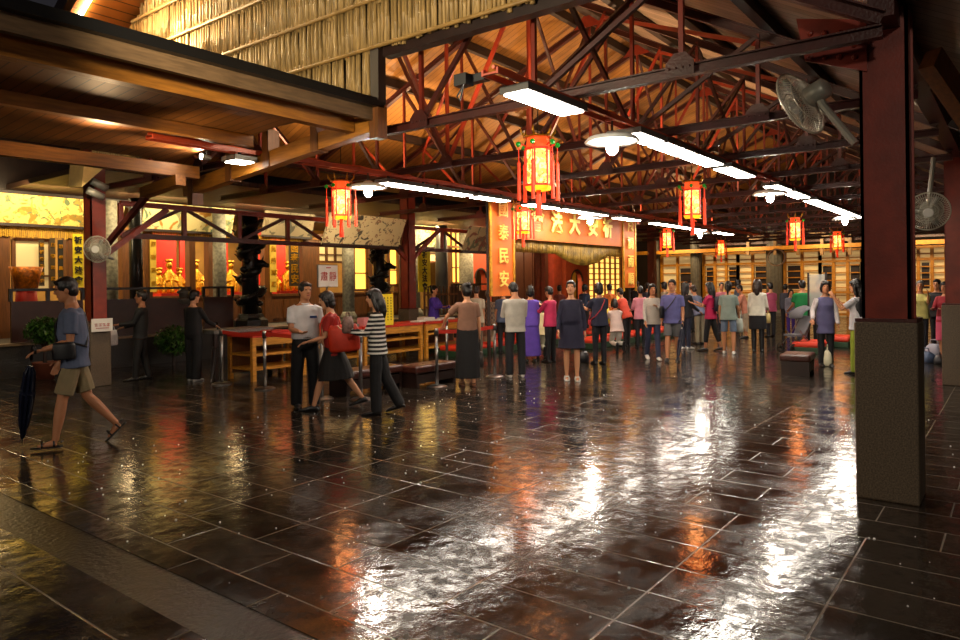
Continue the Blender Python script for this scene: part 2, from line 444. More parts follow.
# longitudinal bracing between the trusses
nb = 0
for (ya, za, yb, zb) in ((NY[2], TZ, NY[2], top_z(NY[2])), (NY[4], TZ, NY[4], top_z(NY[4])), (NY[6], TZ, NY[6], top_z(NY[6]))):
    for i in range(0, 8, 2):
        x = TX[i]
        s = ('right', 'middle', 'left')[(ya > 5)+(ya > 8)]
        b = MB().beam((x, ya, za+.05), (x+2.1, yb, zb-.05), .045, .045).build('cross_brace', M_darkred, origin=(x, ya, za))
        tag(b, 'thin red brace rising away between trusses in the %s row, %s bay' % (s, ORD[i]), 'brace', 'braces between the trusses')
        b = MB().beam((x, yb, zb-.05), (x+2.1, ya, za+.05), .045, .045).build('cross_brace', M_darkred, origin=(x, ya, zb))
        tag(b, 'thin red brace falling away between trusses in the %s row, %s bay' % (s, ORD[i]), 'brace', 'braces between the trusses')
for i in range(4):
    x = TX[i]
    for y0, y1, s in ((NY[1], NY[3], 'right'), (NY[5], NY[7], 'left')):
        b = MB().beam((x, y0, top_z(y0)-.1), (x+2.1, y1, top_z(y1)-.1), .05, .05).build('wind_brace', M_redb, origin=(x, y0, top_z(y0)))
        tag(b, 'bright red diagonal brace under the %s roof slope, %s bay from front' % (s, ORD[i]), 'brace', 'slope braces')

# ------------------------------------------------------------------ pillars
def pillar(x, y, label, w=.42, top=3.5, bh=1.28, big=False):
    t = empty('canopy_pillar', (x, y, 0)); tag(t, label, 'pillar', 'canopy pillars')
    b = MB().box((x, y, bh/2), (w, w, bh)).part('granite_base', M_conc, t); bevel(b, .012)
    p = MB(); pw = w*.72
    p.box((x, y-pw/2, (bh+top)/2), (pw, .022, top-bh)); p.box((x, y+pw/2, (bh+top)/2), (pw, .022, top-bh))
    p.box((x, y, (bh+top)/2), (.03, pw, top-bh))
    p.box((x-pw/2+.011, y, (bh+top)/2), (.022, pw+.022, top-bh))
    p.part('steel_column', M_red, t)
    MB().box((x, y, bh+.012), (pw+.1, pw+.1, .024)).part('foot_plate', M_darkred, t)
    if big:
        g = MB(); g.prism([(x-.16, y+.1, 3.12), (x-.16, y+.52, 3.28), (x-.16, y+.58, 3.62), (x-.16, y+.1, 3.5)], (.015, 0, 0))
        for a in range(4):
            for c_ in range(3): g.ell((x-.165, y+.18+a*.1, 3.24+c_*.09+a*.02), .022, 8, 5)
        g.part('riveted_gusset', M_redb, t)
        MB().box((x+.0, y-pw/2-.02, 2.4), (.02, .015, 2.2)).part('cable_cover', M_redb, t)
    return t
pillar(5.95, .77, 'thick red steel pillar on tall grey granite base, nearest the camera on the right', .4, 3.55, 1.29, True)
pillar(5.28, 12.1, 'red steel pillar on grey base at the far left, with fan and white plaque', .33, 4.2, 1.05)
pillar(12.75, 12.1, 'red steel pillar behind the tables beside the yellow hanging banner', .36, 4.2, 1.0)
pillar(20.2, 13.0, 'red steel pillar in front of the dark door of the gate', .36, 3.7, 1.0)
pillar(27.4, 12.1, 'dark red pillar beyond the right edge of the orange banner', .36, 4.2, 1.0)
pillar(12.75, .73, 'red steel pillar on grey base at the right edge of the picture', .42, 3.45, 1.2)
pillar(20.0, .73, 'far red pillar of the right row seen behind the seated visitors', .36, 3.35, 1.0)

# eaves lattice girders between the left row of pillars
def girder(xa, xb, y, zb, zt, n, label):
    t = empty('eaves_girder', (xa, y, zb)); tag(t, label, 'girder', 'girders of the left pillar row')
    MB().beam((xa, y, zb), (xb, y, zb), .07, .09).part('bottom_chord', M_darkred, t)
    MB().beam((xa, y, zt), (xb, y, zt), .07, .09).part('top_chord', M_red, t)
    w = (xb-xa)/n
    for k in range(n+1):
        MB().beam((xa+k*w, y, zb), (xa+k*w, y, zt), .06, .08).part('vertical_strut', M_red, t)
    for k in range(n):
        a, b = ((zt, zb) if k % 2 else (zb, zt))
        MB().beam((xa+k*w, y, a), (xa+(k+1)*w, y, b), .05, .06).part('diagonal_strut', M_darkred, t)
girder(5.7, 12.55, 12.1, 2.5, 3.05, 6, 'red lattice girder between the left pillar and the pillar by the yellow banner')
girder(12.95, 16.3, 12.1, 2.5, 3.05, 3, 'red lattice girder between the second left pillar and the orange banner')
b = MB().beam((5.38, 11.95, 2.3), (5.5, 10.4, 3.26), .07, .09).build('knee_brace', M_darkred, origin=(5.6, 12.0, 2.35))
tag(b, 'red steel knee brace leaning from the far left pillar', 'brace')
for i, (x, dx) in enumerate(((5.4, 1.1), (12.75, 1.1), (12.75, -1.1))):
    b = MB().beam((x, 12.05, 2.15), (x+dx, 12.05, 3.0), .07, .09).build('knee_brace', M_red, origin=(x, 12.05, 2.15))
    tag(b, ['red knee brace on the right of the pillar with the white plaque', 'red knee brace on the right of the pillar by the yellow banner', 'red knee brace on the left of the pillar by the yellow banner'][i], 'brace')

# right-hand eave of the canopy, beyond the big pillar
for i, x in enumerate((7.6, 9.7, 11.8, 13.9)):
    b = MB().beam((x, .6, 3.42), (x, -1.1, 2.4), .1, .16).build('eave_rafter', M_dark, origin=(x, .9, 3.5))
    tag(b, 'dark timber eave rafter right of the big pillar, %s from the camera' % ORD[i], 'rafter', 'eave rafters on the right')
b = MB().box2((5.5, .66, 3.4), (34, .82, 3.56)).build('eave_beam', M_darkred, origin=(5.5, .74, 3.4)); tag(b, 'long dark red eave beam running away from the big pillar', 'beam')
b = MB().box2((5.5, 12.0, 4.1), (34, 12.18, 4.26)).build('eave_beam', M_darkred, origin=(5.5, 12.1, 3.4)); tag(b, 'long dark red eave beam above the left pillar row', 'beam')
b = MB().beam((6.6, .55, 3.35), (8.4, -.25, 1.95), .12, .2).build('timber_strut', M_woodd, origin=(6.6, .55, 3.35)); tag(b, 'broad weathered timber strut slanting down right of the big pillar', 'strut')
b = MB().box2((8.1, -.45, 0), (8.35, -.2, 2.95)).build('timber_post', M_dark, origin=(8.2, -.3, 0)); tag(b, 'dark timber post at the right edge in shadow', 'post')

# ------------------------------------------------------------------ bamboo gable screen
BX = 5.2
sc = empty('bamboo_screen', (BX, 5.35, 3.6)); tag(sc, 'tall gable screen of split dry bamboo above the court entrance', 'bamboo screen')
def gable_z(y): return 5.5 + .53*(10.7-y) if y > 6.4 else 5.5+.53*4.3 - .53*(6.4-y)
rows = [3.6, 4.1, 4.6, 5.1, 5.6, 6.1, 6.6]
for ri, z0 in enumerate(rows):
    ya, yb = (5.42, 12.0) if ri == 0 else (-1.0, 12.0)
    mb = MB(); y = ya
    while y < yb:
        top = min(z0+.56, gable_z(y))
        r = random.uniform(.019, .028)
        if top - z0 > .1:
            dz = random.uniform(-.05, .02) ; xx = BX + random.uniform(-.012, .012) - ri*.003; lean = random.uniform(-.012, .012)
            zb = z0+dz; zn = zb + random.uniform(.15, .35)
            mb.tube([(xx, y, zb), (xx, y+lean*.4, zn-.008), (xx, y+lean*.4, zn), (xx, y+lean*.4, zn+.008), (xx, y+lean, top)], [r, r, r*1.18, r, r*.95], 6)
        y += r*2*random.uniform(.95, 1.22)
    if mb.v: mb.part('bamboo_row', M_bamboo, sc, smooth=True)
    ytop = yb if ri == 0 else min(yb, 10.7 + (5.5-z0)/.53)
    if ytop > ya:
        MB().tube([(BX-.045, ya, z0+.0), (BX-.045, ytop, z0+.0)], .02, 8).part('bamboo_rail', M_bamb2, sc)
        MB().box2((BX+.03, ya, z0-.02), (BX+.09, ytop, z0+.05)).part('backing_batten', M_dark, sc)
MB().prism([(BX+.09, 5.4, 3.62), (BX+.09, 11.9, 3.62), (BX+.09, 11.9, 4.85), (BX+.09, 6.4, 7.7), (BX+.09, -1, 4.0), (BX+.09, 5.4, 4.14)], (.02, 0, 0)).part('gap_shade_sheet', M_dark, sc)  # added dark sheet; darkens the gaps between the culms, hides the bright ceiling
b = MB().box2((BX-.05, 5.28, 3.5), (BX+.06, 5.40, 4.12)).build('corner_post', M_dark, origin=(BX, 5.63, 3.1)); tag(b, 'dark timber corner post at the end of the bamboo screen', 'post')
b = MB().box2((BX-.07, 5.27, 3.14), (BX+.06, 5.40, 3.48)).build('post_end', M_woodd, origin=(BX, 5.63, 3.1)); tag(b, 'yellowish timber post end hanging below the bamboo corner', 'post')
b = MB().box2((BX+.02, -1.0, 4.0), (BX+.14, 5.28, 4.1)).build('gable_beam', M_dark, origin=(BX, 5, 4)); tag(b, 'dark steel beam under the bamboo screen', 'beam')
# high roof edge above the screen
hr = empty('upper_roof', (4.7, 11.2, 5.3)); tag(hr, 'timber edge of the high roof above the bamboo at top left', 'roof')
def uz(y): return 5.45 + .53*(10.9-y)
MB().prism([(4.35, 11.4, uz(11.4)), (4.35, 6.4, uz(6.4)), (4.35, 6.4, uz(6.4)+.08), (4.35, 11.4, uz(11.4)+.08)], (1.6, 0, 0)).part('soffit', MATS.get('x') or mat_planks('soffit_warm', 'b06a28', 1, .15), hr)
MB().prism([(4.25, 11.45, uz(11.45)-.04), (4.25, 6.4, uz(6.4)-.04), (4.25, 6.4, uz(6.4)+.22), (4.25, 11.45, uz(11.45)+.22)], (.1, 0, 0)).part('barge_board', M_dark, hr)
MB().beam((4.5, 11.2, uz(11.2)-.03), (4.5, 7.4, uz(7.4)-.03), .04, .02).part('light_strip', mat('roof_edge_led', 'ffffff', .5, emit='ffdfae', estr=60.0), hr)

# ------------------------------------------------------------------ low side roof, upper left of the picture
sr = empty('side_roof', (-2.0, 5.65, 3.4)); tag(sr, 'low timber side roof with dark edge across the upper left', 'roof')
XA, XB = -3.0, 5.22
def sz(y): return 3.42 - (y-5.35)*.06
MB().prism([(XA, 5.42, sz(5.42)), (XA, 8.6, sz(8.6)), (XA, 8.6, sz(8.6)+.03), (XA, 5.42, sz(5.42)+.03)], (4.75-XA, 0, 0)).part('soffit', M_soffit, sr)
MB().box2((XA, 5.27, 3.46), (XB, 5.42, 3.53)).part('gutter', M_black, sr)
MB().box2((XA, 5.35, 3.33), (XB, 5.41, 3.46)).part('fascia_board', mat('grey_weathered_fascia', '6a5238', .5, var=.4, vscale=5, stretch=(1,8,8)), sr)
MB().box2((XA, 5.62, 3.24), (XB-.1, 5.74, 3.40)).part('front_beam', M_wood, sr)
MB().box2((XA, 6.9, 3.2), (4.75, 7.0, 3.32)).part('middle_beam', M_wood, sr)
MB().box2((XA, 8.28, 2.99), (4.9, 8.4, 3.14)).part('rear_beam', M_wood, sr)
MB().box2((XA, 5.3, 3.53), (XB, 9.3, 3.56)).part('roof_sheet', M_black, sr)
b = MB().beam((5.2, 9.1, 2.95), (5.2, 5.42, 3.31), .13, .19).build('bracket_rafter', M_woody, origin=(5.2, 9.1, 3.0)); tag(b, 'thick honey timber rafter running under the bamboo corner', 'rafter')
b = MB().beam((4.6, 9.1, 2.85), (4.6, 8.2, 2.93), .13, .13).build('bracket_rafter', M_woody, origin=(4.35, 9.1, 2.9)); tag(b, 'short honey timber rafter end at the corner of the side roof', 'rafter')
for i, (y, z0, z1) in enumerate(((8.9, 2.72, 3.1), (8.0, 2.95, 3.45), (7.2, 3.05, 3.5), (6.3, 3.12, 3.5))):
    b = MB().box2((5.12, y-.06, z0), (5.28, y+.06, z1)).build('hanger_post', M_woodd, origin=(5.2, y, z0))
    tag(b, 'small square timber hanger on the thick rafter, %s from the left' % ORD[i], 'post', 'rafter hangers')
b = MB().box2((5.2, 8.2, 3.66), (5.35, 12.0, 3.75)).build('tie_timber', M_dark, origin=(5.2, 8.2, 3.6)); tag(b, 'dark timber under the left part of the bamboo screen', 'beam')
# board over the left pillar; its lit underside is put into the pale colour
p1, p2, p3 = PY(84, 162, 11.6), PY(113, 160, 11.6), PY(82, 187, 11.6)
b = MB().prism([p1, p2, p3], (0, .5, .06)).build('eave_board', mat('lit_board_tone', 'c0a060', .5, var=.15), origin=p1); tag(b, 'pale triangular eave board above the far left pillar', 'board')

# ------------------------------------------------------------------ backdrops: roofs outside, wall behind
for nm, a, bb, lab in (('wall_right', (8.5, -6.2, 0), (36, -6.0, 6), 'dark wall beyond the right side of the court'),
                  ('wall_back', (35.4, -6, 0), (35.6, 24, 7), 'dark wall behind the far hall')):
    struct(MB().box2(a, bb).build(nm, mat('shadowy_wall', '2a1c14', .8)), lab)
# ------------------------------------------------------------------ left halls
FY = 17.0
def fx(px, y=FY): return PY(px, 260, y).x
def fz(py, px, y=FY): return PY(px, py, y).z
M_glow = mat('lit_paper_window', 'e8c060', .6, emit='ffb848', estr=1.6)
M_glowd = mat('dim_lit_paper_window', 'd8c494', .7, emit='f0c47c', estr=.2)
M_paint = mat_paint('painted_eave_panel', 'd8c890', ['8a8a60', '5a6a50', 'b07828'], 1.6, thr=.6)
M_paintb = mat_paint('painted_gold_frieze', 'ecd070', ['a08030', '6a7a50', 'c89a40'], 2.2, thr=.57)
M_ink = mat_paint('ink_landscape_panel', 'c8b080', ['3a3428', '6a5a40', '8a6040'], 3.0, thr=.6)
M_fringe = mat('gold_fringe', 'd8a420', .6, var=.6, vscale=12, stretch=(12,1,.4))
M_char = mat('black_ink', '14100c', .6)
M_yel = mat('yellow_banner_silk', 'e8d020', .6, var=.15)
M_orange = mat('orange_banner_silk', 'e07420', .55, var=.25, vscale=2)
M_gchar = mat('gold_thread', 'ffe070', .4, .2, emit='ffd060', estr=0.0)
M_redwall = mat('red_plaster', 'a8401c', .7, var=.2)

pf = MB().box2((-4, 14.45, 0), (35.3, 24, .58)).build('stone_platform', mat('dark_platform_stone', '2a2520', .5, var=.4, vscale=3, bump=.3), origin=(15, 14.45, 0)); tag(pf, 'long dark stone platform carrying the temple halls on the left', 'platform')
pe = MB().box2((-4, 14.4, .58), (20, 14.66, .62)).build('platform_edge', mat('lit_edge_tone', '8a7050', .35, var=.3), origin=(10, 14.4, .5)); tag(pe, 'pale stone edging along the top of the platform, lit tone in its colour', 'edging')  # the light along the top edge is put into this paler colour
struct(MB().box2((-4, 19.5, .6), (34, 19.7, 5)).build('wall_left', mat('ochre_inner_wall', '9a7434', .8, var=.3, vscale=2)), 'ochre inner wall of the altar halls')
struct(MB().box2((-4, 16.9, 3.72), (34, 17.2, 6)).build('wall_left', M_dark), 'dark upper wall of the halls above the painted panels')
struct(MB().box2((-4, 17.0, 3.55), (34, 19.5, 3.72)).build('ceiling', M_dark), 'dark ceiling of the altar halls')

hall = empty('temple_hall_front', (fx(0), FY, .58)); tag(hall, 'carved timber front of the altar halls with lit windows, left of the orange banner', 'temple front')
posts = [(-6, 8), (64, 72), (120, 127), (143, 150), (187, 193), (206, 213), (262, 269), (300, 317), (366, 370), (396, 400), (445, 448)]
for a, b in posts:
    MB().box2((fx(a), FY-.12, .58), (fx(b), FY+.1, 3.0)).part('timber_post', M_woodd, hall)
for a, b in ((150, 206), (213, 300), (317, 366), (370, 396)):
    z1 = 1.32
    m = MB().box2((fx(a), FY-.05, .58), (fx(b), FY+.05, z1))
    n = max(2, int((fx(b)-fx(a))/.6)); w = (fx(b)-fx(a))/n
    for i in range(n): m.box2((fx(a)+w*i+.06, FY-.09, .68), (fx(a)+w*(i+1)-.06, FY-.04, z1-.1))
    m.box2((fx(a), FY-.1, z1), (fx(b), FY+.1, z1+.07))
    m.part('carved_wainscot', M_woodd, hall)
# lintel + fringe + frieze
MB().box2((fx(-8), FY-.12, 2.98), (fx(470), FY+.1, 3.06)).part('lintel', M_wood, hall)
m = MB(); x = fx(-6)
while x < fx(100):
    m.tube([(x, FY-.16, 3.0), (x, FY-.16, 2.72+random.uniform(-.02, .02))], .018, 5); x += .04
m.part('gold_fringe', M_fringe, hall)
m = MB(); x = fx(150)
while x < fx(300):
    m.tube([(x, FY-.16, 3.0), (x, FY-.16, 2.84+random.uniform(-.02, .02))], .02, 5); x += .055
m.part('gold_fringe', M_fringe, hall)
# windows (glazed, lit from inside)
def window(a, b, y0, y1, m, mull=1):
    f = MB(); xa, xb = fx(a), fx(b); px = (a+b)/2
    za, zb = fz(y1, px), fz(y0, px)
    for q in range(mull+1):
        x = xa + (xb-xa)*q/mull; f.box2((x-.035, FY-.06, za), (x+.035, FY+.02, zb))
    for z in (za, zb): f.box2((xa, FY-.06, z-.035), (xb, FY+.02, z+.035))
    zz = za + (zb-za)*.28; f.box2((xa, FY-.06, zz-.02), (xb, FY+.02, zz+.02))
    w = f.part('window', M_woodd, hall)
    p = MB().box2((xa, FY, za), (xb, FY+.02, zb)).part('pane', m, hall); p.location = (0, 0, 0); p.parent = w
for a, b, y0, y1, m, n in ((353, 366, 230, 290, M_glow, 1), (388, 397, 232, 285, M_glow, 1), (446, 460, 228, 283, M_glow, 3), (317, 343, 236, 262, M_glowd, 3), (13, 50, 240, 290, M_glowd, 1), (418, 437, 230, 262, M_glowd, 1)):
    window(a, b, y0, y1, m, n)
# hanging painted panels tilted forward under the eave
def painted(a, b, y0, y1, mt, label, yy=FY-.25, tilt=.18):
    px = (a+b)/2; xa, xb = fx(a, yy), fx(b, yy); zb, za = fz(y0, px, yy), fz(y1, px, yy)
    t = empty('painted_panel', (xa, yy, za)); tag(t, label, 'painting', 'painted panels under the hall eaves')
    MB().prism([(xa, yy, za), (xa, yy-tilt, zb), (xa, yy-tilt+.04, zb), (xa, yy+.04, za)], (xb-xa, 0, 0)).part('picture', mt, t)
    MB().beam((xa, yy-.01, za), (xb, yy-.01, za), .06, .06).part('lower_rail', M_dark, t)
painted(-6, 90, 197, 226, M_paintb, 'bright yellow painted frieze at the far left above the gold fringe')
painted(100, 122, 205, 226, M_paint, 'narrow painted panel right of the far left red pillar')
painted(142, 232, 206, 232, M_paint, 'long pale painted panel above the red altar windows')
painted(262, 312, 213, 237, mat_paint('dim_panel', '8a7a60', ['4a4438', '6a5a40'], 1.6, thr=.58), 'dim grey painted panel behind the first dragon column')
painted(322, 398, 217, 246, M_ink, 'beige panel with ink landscape behind the small lantern', 11.85, .3)
painted(398, 440, 226, 247, M_paint, 'small painted panel above the yellow vertical banner')
painted(462, 492, 228, 252, mat_paint('old_mural', '9a8460', ['6a3a28', '5a5a40'], 2, thr=.55), 'faded reddish mural left of the orange banner', 11.85, .3)
# round columns
def column(a, b, mt, label, y=16.4, z1=3.6, ybase=None):
    xa, xb = fx(a, y), fx(b, y); r = (xb-xa)/2*.9; x = (xa+xb)/2
    t = empty('stone_column', (x, y, .58)); tag(t, label, 'column', 'round columns of the halls')
    MB().lathe([(r, .7), (r*1.02, 2), (r*.96, z1)], 24, (x, y, 0)).part('shaft', mt, t, True)
    MB().lathe([(r*1.35, .58), (r*1.4, .66), (r*1.15, .74), (r*1.02, .8)], 24, (x, y, 0)).part('base', mt, t, True)
column(104, 118, M_stonep, 'grey carved stone column just right of the far left pillar')
column(129, 143, mat('dark_polished_column', '2e2c2a', .25, .3), 'dark polished column behind the man with the plastic bag', 15.6)
column(213, 226, M_stonep, 'pale stone column between the red altar windows')
column(343, 353, M_stonep, 'pale stone column right of the white sign')
column(407, 418, M_stonep, 'pale stone column left of the yellow vertical banner')
column(437, 446, mat('dark_grey_column', '4a4844', .4), 'dark grey column right of the yellow vertical banner', 15.6)
column(461, 471, M_stonep, 'slim grey column beside the red arched wall')
# dragon columns
def dragon(px, y, label, r=.21):
    x = fx(px, y); t = empty('dragon_column', (x, y, .58)); tag(t, label, 'column', 'dragon columns')
    Md = mat('black_carved_stone', '141312', .35, var=.3, bump=.6, bscale=14)
    MB().lathe([(r*1.7, .58), (r*1.7, .8), (r*1.35, .86), (r*1.2, .95)], 8, (x, y, 0)).part('plinth', Md, t)
    MB().lathe([(r*.8, .9), (r*.8, 3.35)], 20, (x, y, 0)).part('shaft', Md, t, True)
    m = MB(); pts = []; rad = []
    for i in range(70):
        a = i*.36; z = 1.0+i*.032; rr = r*(1.02+.16*sin(i*1.3)); pts.append((x+rr*cos(a), y+rr*sin(a), z)); rad.append(r*(.34+.12*sin(i*.9)))
    m.tube(pts, rad, 8)
    for i in range(3, 68, 2):
        p = Vector(pts[i]); d = (p-Vector((x, y, p.z))).normalized()
        m.tube([p, p+d*.14+Vector((0, 0, .09))], [.045, .008], 5)
    for k in range(22):
        a = random.uniform(0, 2*PI); z = random.uniform(1.0, 3.2)
        m.ell((x+r*.95*cos(a), y+r*.95*sin(a), z), (.09, .09, .07), 7, 5)
    m.part('coiled_dragon', Md, t, True)
    m = MB(); hp = Vector((x+.1, y-.28, 2.15)); m.ell(hp, (.11, .17, .1), 10, 7); m.tube([hp, hp+Vector((.06, -.22, -.05))], [.08, .05], 8)
    for s in (-1, 1): m.tube([hp+Vector((s*.05, 0, .06)), hp+Vector((s*.14, .08, .22))], [.025, .006], 5)
    m.part('dragon_head', Md, t, True)
dragon(250, 14.7, 'tall black carved dragon column between the altars and the guard', .24)
dragon(379, 14.7, 'black carved dragon column behind the woman in stripes', .21)
# altars with figures
def altar(a, b, label, n):
    xa, xb = fx(a, 18.2), fx(b, 18.2); y = 18.4
    t = empty('altar', ((xa+xb)/2, y, .58)); tag(t, label, 'altar')
    MB().box2((xa-.05, y+.5, .9), (xb+.05, y+.56, 3.4)).part('backdrop', mat('red_silk_backdrop', 'c81e10', .6, var=.3, vscale=4), t)
    MB().box2((xa-.05, y-.5, .58), (xb+.05, y+.4, 1.45)).part('altar_table', M_redc, t)
    w = (xb-xa)/n
    for i in range(n):
        x = xa+w*(i+.5); hgt = .95 if i == n//2 else .7; z = 1.45
        m = MB(); m.lathe([(.0, z), (.24*hgt, z), (.27*hgt, z+.15), (.17*hgt, z+.35*hgt), (.2*hgt, z+.52*hgt), (.07, z+.66*hgt), (.06, z+.7*hgt)], 12, (x, y, 0))
        m.ell((x, y, z+.8*hgt), (.085, .085, .11*hgt), 10, 7); m.box((x, y, z+.94*hgt), (.16, .1, .07))
        for s in (-1, 1): m.tube([(x+s*.19*hgt, y, z+.5*hgt), (x+s*.2*hgt, y-.08, z+.33*hgt), (x+s*.05, y-.16, z+.38*hgt)], [.055, .05, .03], 7)
        m.part('statue', M_gold, t, True)
    for i in range(int((xb-xa)/.22)):
        x = xa+.22*i+.1
        m = MB(); m.lathe([(.05, 1.45), (.07, 1.5), (.03, 1.6), (.05, 1.7+.1*(i % 3)), (.0, 1.78+.1*(i % 3))], 9, (x, y-.38, 0)).part('offering_vessel', M_gold, t, True)
altar(157, 188, 'gilded figures before a red backdrop in the widest altar window', 3)
altar(195, 204, 'gilded figure seen in the narrow altar window right of the wide one', 1)
altar(229, 240, 'gilded figure in the altar window left of the first dragon column', 1)
altar(272, 298, 'gilded figures in the altar window right of the first dragon column', 2)
# couplet boards with gold characters
def board(a, b, y0, y1, label, txt, mb, mc, yy=FY-.2, cat='couplet board', nm='couplet_board', grp='vertical inscription boards', sz=None):
    px = (a+b)/2; xa, xb = fx(a, yy), fx(b, yy); zb, za = fz(y0, px, yy), fz(y1, px, yy)
    t = empty(nm, ((xa+xb)/2, yy, za)); tag(t, label, cat, grp)
    MB().box2((xa, yy-.015, za), (xb, yy+.015, zb)).part('board' if nm != 'hanging_banner' else 'cloth', mb, t)
    n = len(txt); step = (zb-za)/n*.94; s = sz or min((xb-xa)*.8, step*.95)
    cx = (xa+xb)/2; zt = zb-(zb-za)*.03
    for i, ch in enumerate(txt):
        text_mesh(ch, s, .006, mc, 'character', t, face_minus_y((cx-t.location.x, yy-.025-t.location.y, zt-step*(i+.5)-za)), bold=.006)
    return t
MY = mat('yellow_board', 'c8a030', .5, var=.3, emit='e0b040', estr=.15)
M_fig = mat('dark_board', '3a2a14', .5)
board(39, 44, 240, 286, 'slim gilded inscription board in the leftmost lit window', '福祿壽喜安康', M_fig, M_gold)
board(50, 55, 238, 286, 'slim gilded inscription board left of the yellow cloth banner', '風調雨順', M_fig, M_gold)
board(58, 63, 240, 286, 'slim black inscription board beside the yellow cloth banner', '國泰民安', M_char, M_gold)
board(150, 156, 236, 292, 'gold inscription board left of the widest altar window', '國泰民安', MY, M_gold)
board(270, 276, 242, 292, 'gold inscription board right of the first dragon column', '風調雨順', MY, M_gold)
board(289, 299, 242, 286, 'broad carved gold board at the right of the second large altar', '國泰民安', M_fig, M_gold)
board(73, 83, 234, 287, 'bright yellow cloth banner with black characters left of the far left pillar', '祈安大法會', M_yel, M_char, 16.3, 'banner', 'hanging_banner', 'yellow cloth banners')
board(418, 430, 250, 292, 'yellow cloth banner with black characters left of the dark grey column', '祈安大法會', M_yel, M_char, 15.6, 'banner', 'hanging_banner', 'yellow cloth banners')
# railings
def railing(a, b, y, label, panel=True, top=285):
    xa, xb = fx(a, y), fx(b, y); z1 = 1.62
    t = empty('railing', (xa, y, .6)); tag(t, label, 'railing', 'railings on the platform')
    if panel:
        MB().box2((xa, y-.03, .62), (xb, y+.03, 1.38)).part('panel', mat('dark_red_panel', '3a1a10', .4, var=.3), t)
        m = MB().box2((xa, y-.04, z1-.05), (xb, y+.04, z1))
        n = max(2, int((xb-xa)/.75))
        for i in range(n+1): m.box2((xa+(xb-xa)*i/n-.03, y-.03, 1.38), (xa+(xb-xa)*i/n+.03, y+.03, z1))
        m.part('top_rail', M_black, t)
    else:
        m = MB(); n = int((xb-xa)/.17)
        for i in range(n+1):
            x = xa+(xb-xa)*i/n; m.box2((x-.025, y-.02, .62), (x+.025, y+.02, z1-.14)); m.ell((x, y, z1-.1), .035, 6, 5)
        m.part('picket', mat('brown_picket', '4a2c16', .5), t)
        for z in (.85, 1.25): MB().box2((xa, y-.03, z), (xb, y+.03, z+.06)).part('rail', M_woodd, t)
railing(10, 82, 14.7, 'dark red panelled railing behind the man with the umbrella')
railing(101, 189, 14.7, 'dark red panelled railing behind the man with the plastic bag')
railing(203, 232, 14.9, 'brown picket railing beside the person in black')
railing(424, 457, 14.9, 'brown picket railing behind the woman in purple', False)
railing(457, 489, 15.1, 'dark railing in front of the red arched wall')
# gold brocade draped urn and lamp
x = fx(26, 16); t = empty('brocade_urn', (x, 16, .58)); tag(t, 'gold brocade covered urn in the leftmost window of the hall', 'urn')
MB().lathe([(.16, .58), (.2, 1.0), (.2, 1.3), (.18, 1.6)], 16, (x, 16, 0)).part('cover', M_redc, t, True)
MB().lathe([(.2, 1.6), (.24, 1.85), (.3, 2.06), (.26, 2.04), (.15, 1.95)], 18, (x, 16, 0)).part('brocade_top', mat('gold_brocade', 'e07a10', .4, .3, var=.6, vscale=18, bump=.5), t, True)
# stone lamp / pots on platform
x = fx(183, 14.75); t = empty('stone_lamp', (x, 14.75, .6)); tag(t, 'small stone lantern at the end of the dark railing', 'lantern')
MB().lathe([(.14, .6), (.1, .7), (.06, .8), (.06, 1.2), (.2, 1.3), (.22, 1.36)], 12, (x, 14.75, 0)).part('pedestal', M_stone, t, True)
MB().lathe([(.09, 1.36), (.09, 1.46), (.15, 1.5), (.05, 1.57), (0, 1.6)], 12, (x, 14.75, 0)).part('lamp_head', M_stone, t, True)
# shrubs
def shrub(px, py, r, hgt, label, pot):
    p = Vector((PY(px, 300, 13.85).x, 13.85, 0)); t = empty('shrub', p); tag(t, label, 'shrub', 'shrubs before the platform')
    m = MB(); rnd = random.Random(px)
    for i in range(900):
        d = Vector((rnd.gauss(0, 1), rnd.gauss(0, 1), rnd.gauss(0, 1))).normalized()
        q = p + Vector((0, 0, hgt)) + Vector((d.x*r, d.y*r, d.z*r*.85))*rnd.uniform(.55, 1.05)
        M = Matrix.Rotation(rnd.uniform(0, 6.3), 3, 'Z') @ Matrix.Rotation(rnd.uniform(-1.2, 1.2), 3, 'X')
        L = .05
        m.add([q+M @ Vector(v) for v in ((0, -L, 0), (L*.5, 0, .008), (0, L, 0), (-L*.5, 0, .008))], [(0, 1, 2, 3)])
    m.part('foliage', mat('glossy_leaf', '3c641c', .4, var=.6, vscale=9), t)
    s = MB(); s.tube([p, p+Vector((0, 0, hgt))], [.035, .02], 7)
    for k in range(6): s.tube([p+Vector((0, 0, hgt*.6)), p+Vector((cos(k)*r*.6, sin(k)*r*.6, hgt+r*.2))], [.015, .005], 5)
    s.part('stem', M_dark, t)
    if pot: MB().lathe([(.15, 0), (.2, .28), (.22, .3), (.18, .3), (.17, .27)], 16, p).part('pot', mat('terracotta_pot', '6a3420', .6), t, True)
shrub(44, 362, .3, .85, 'round leafy shrub behind the umbrella of the man at left', True)
shrub(173, 360, .36, .5, 'round clipped shrub between the two figures in black', False)
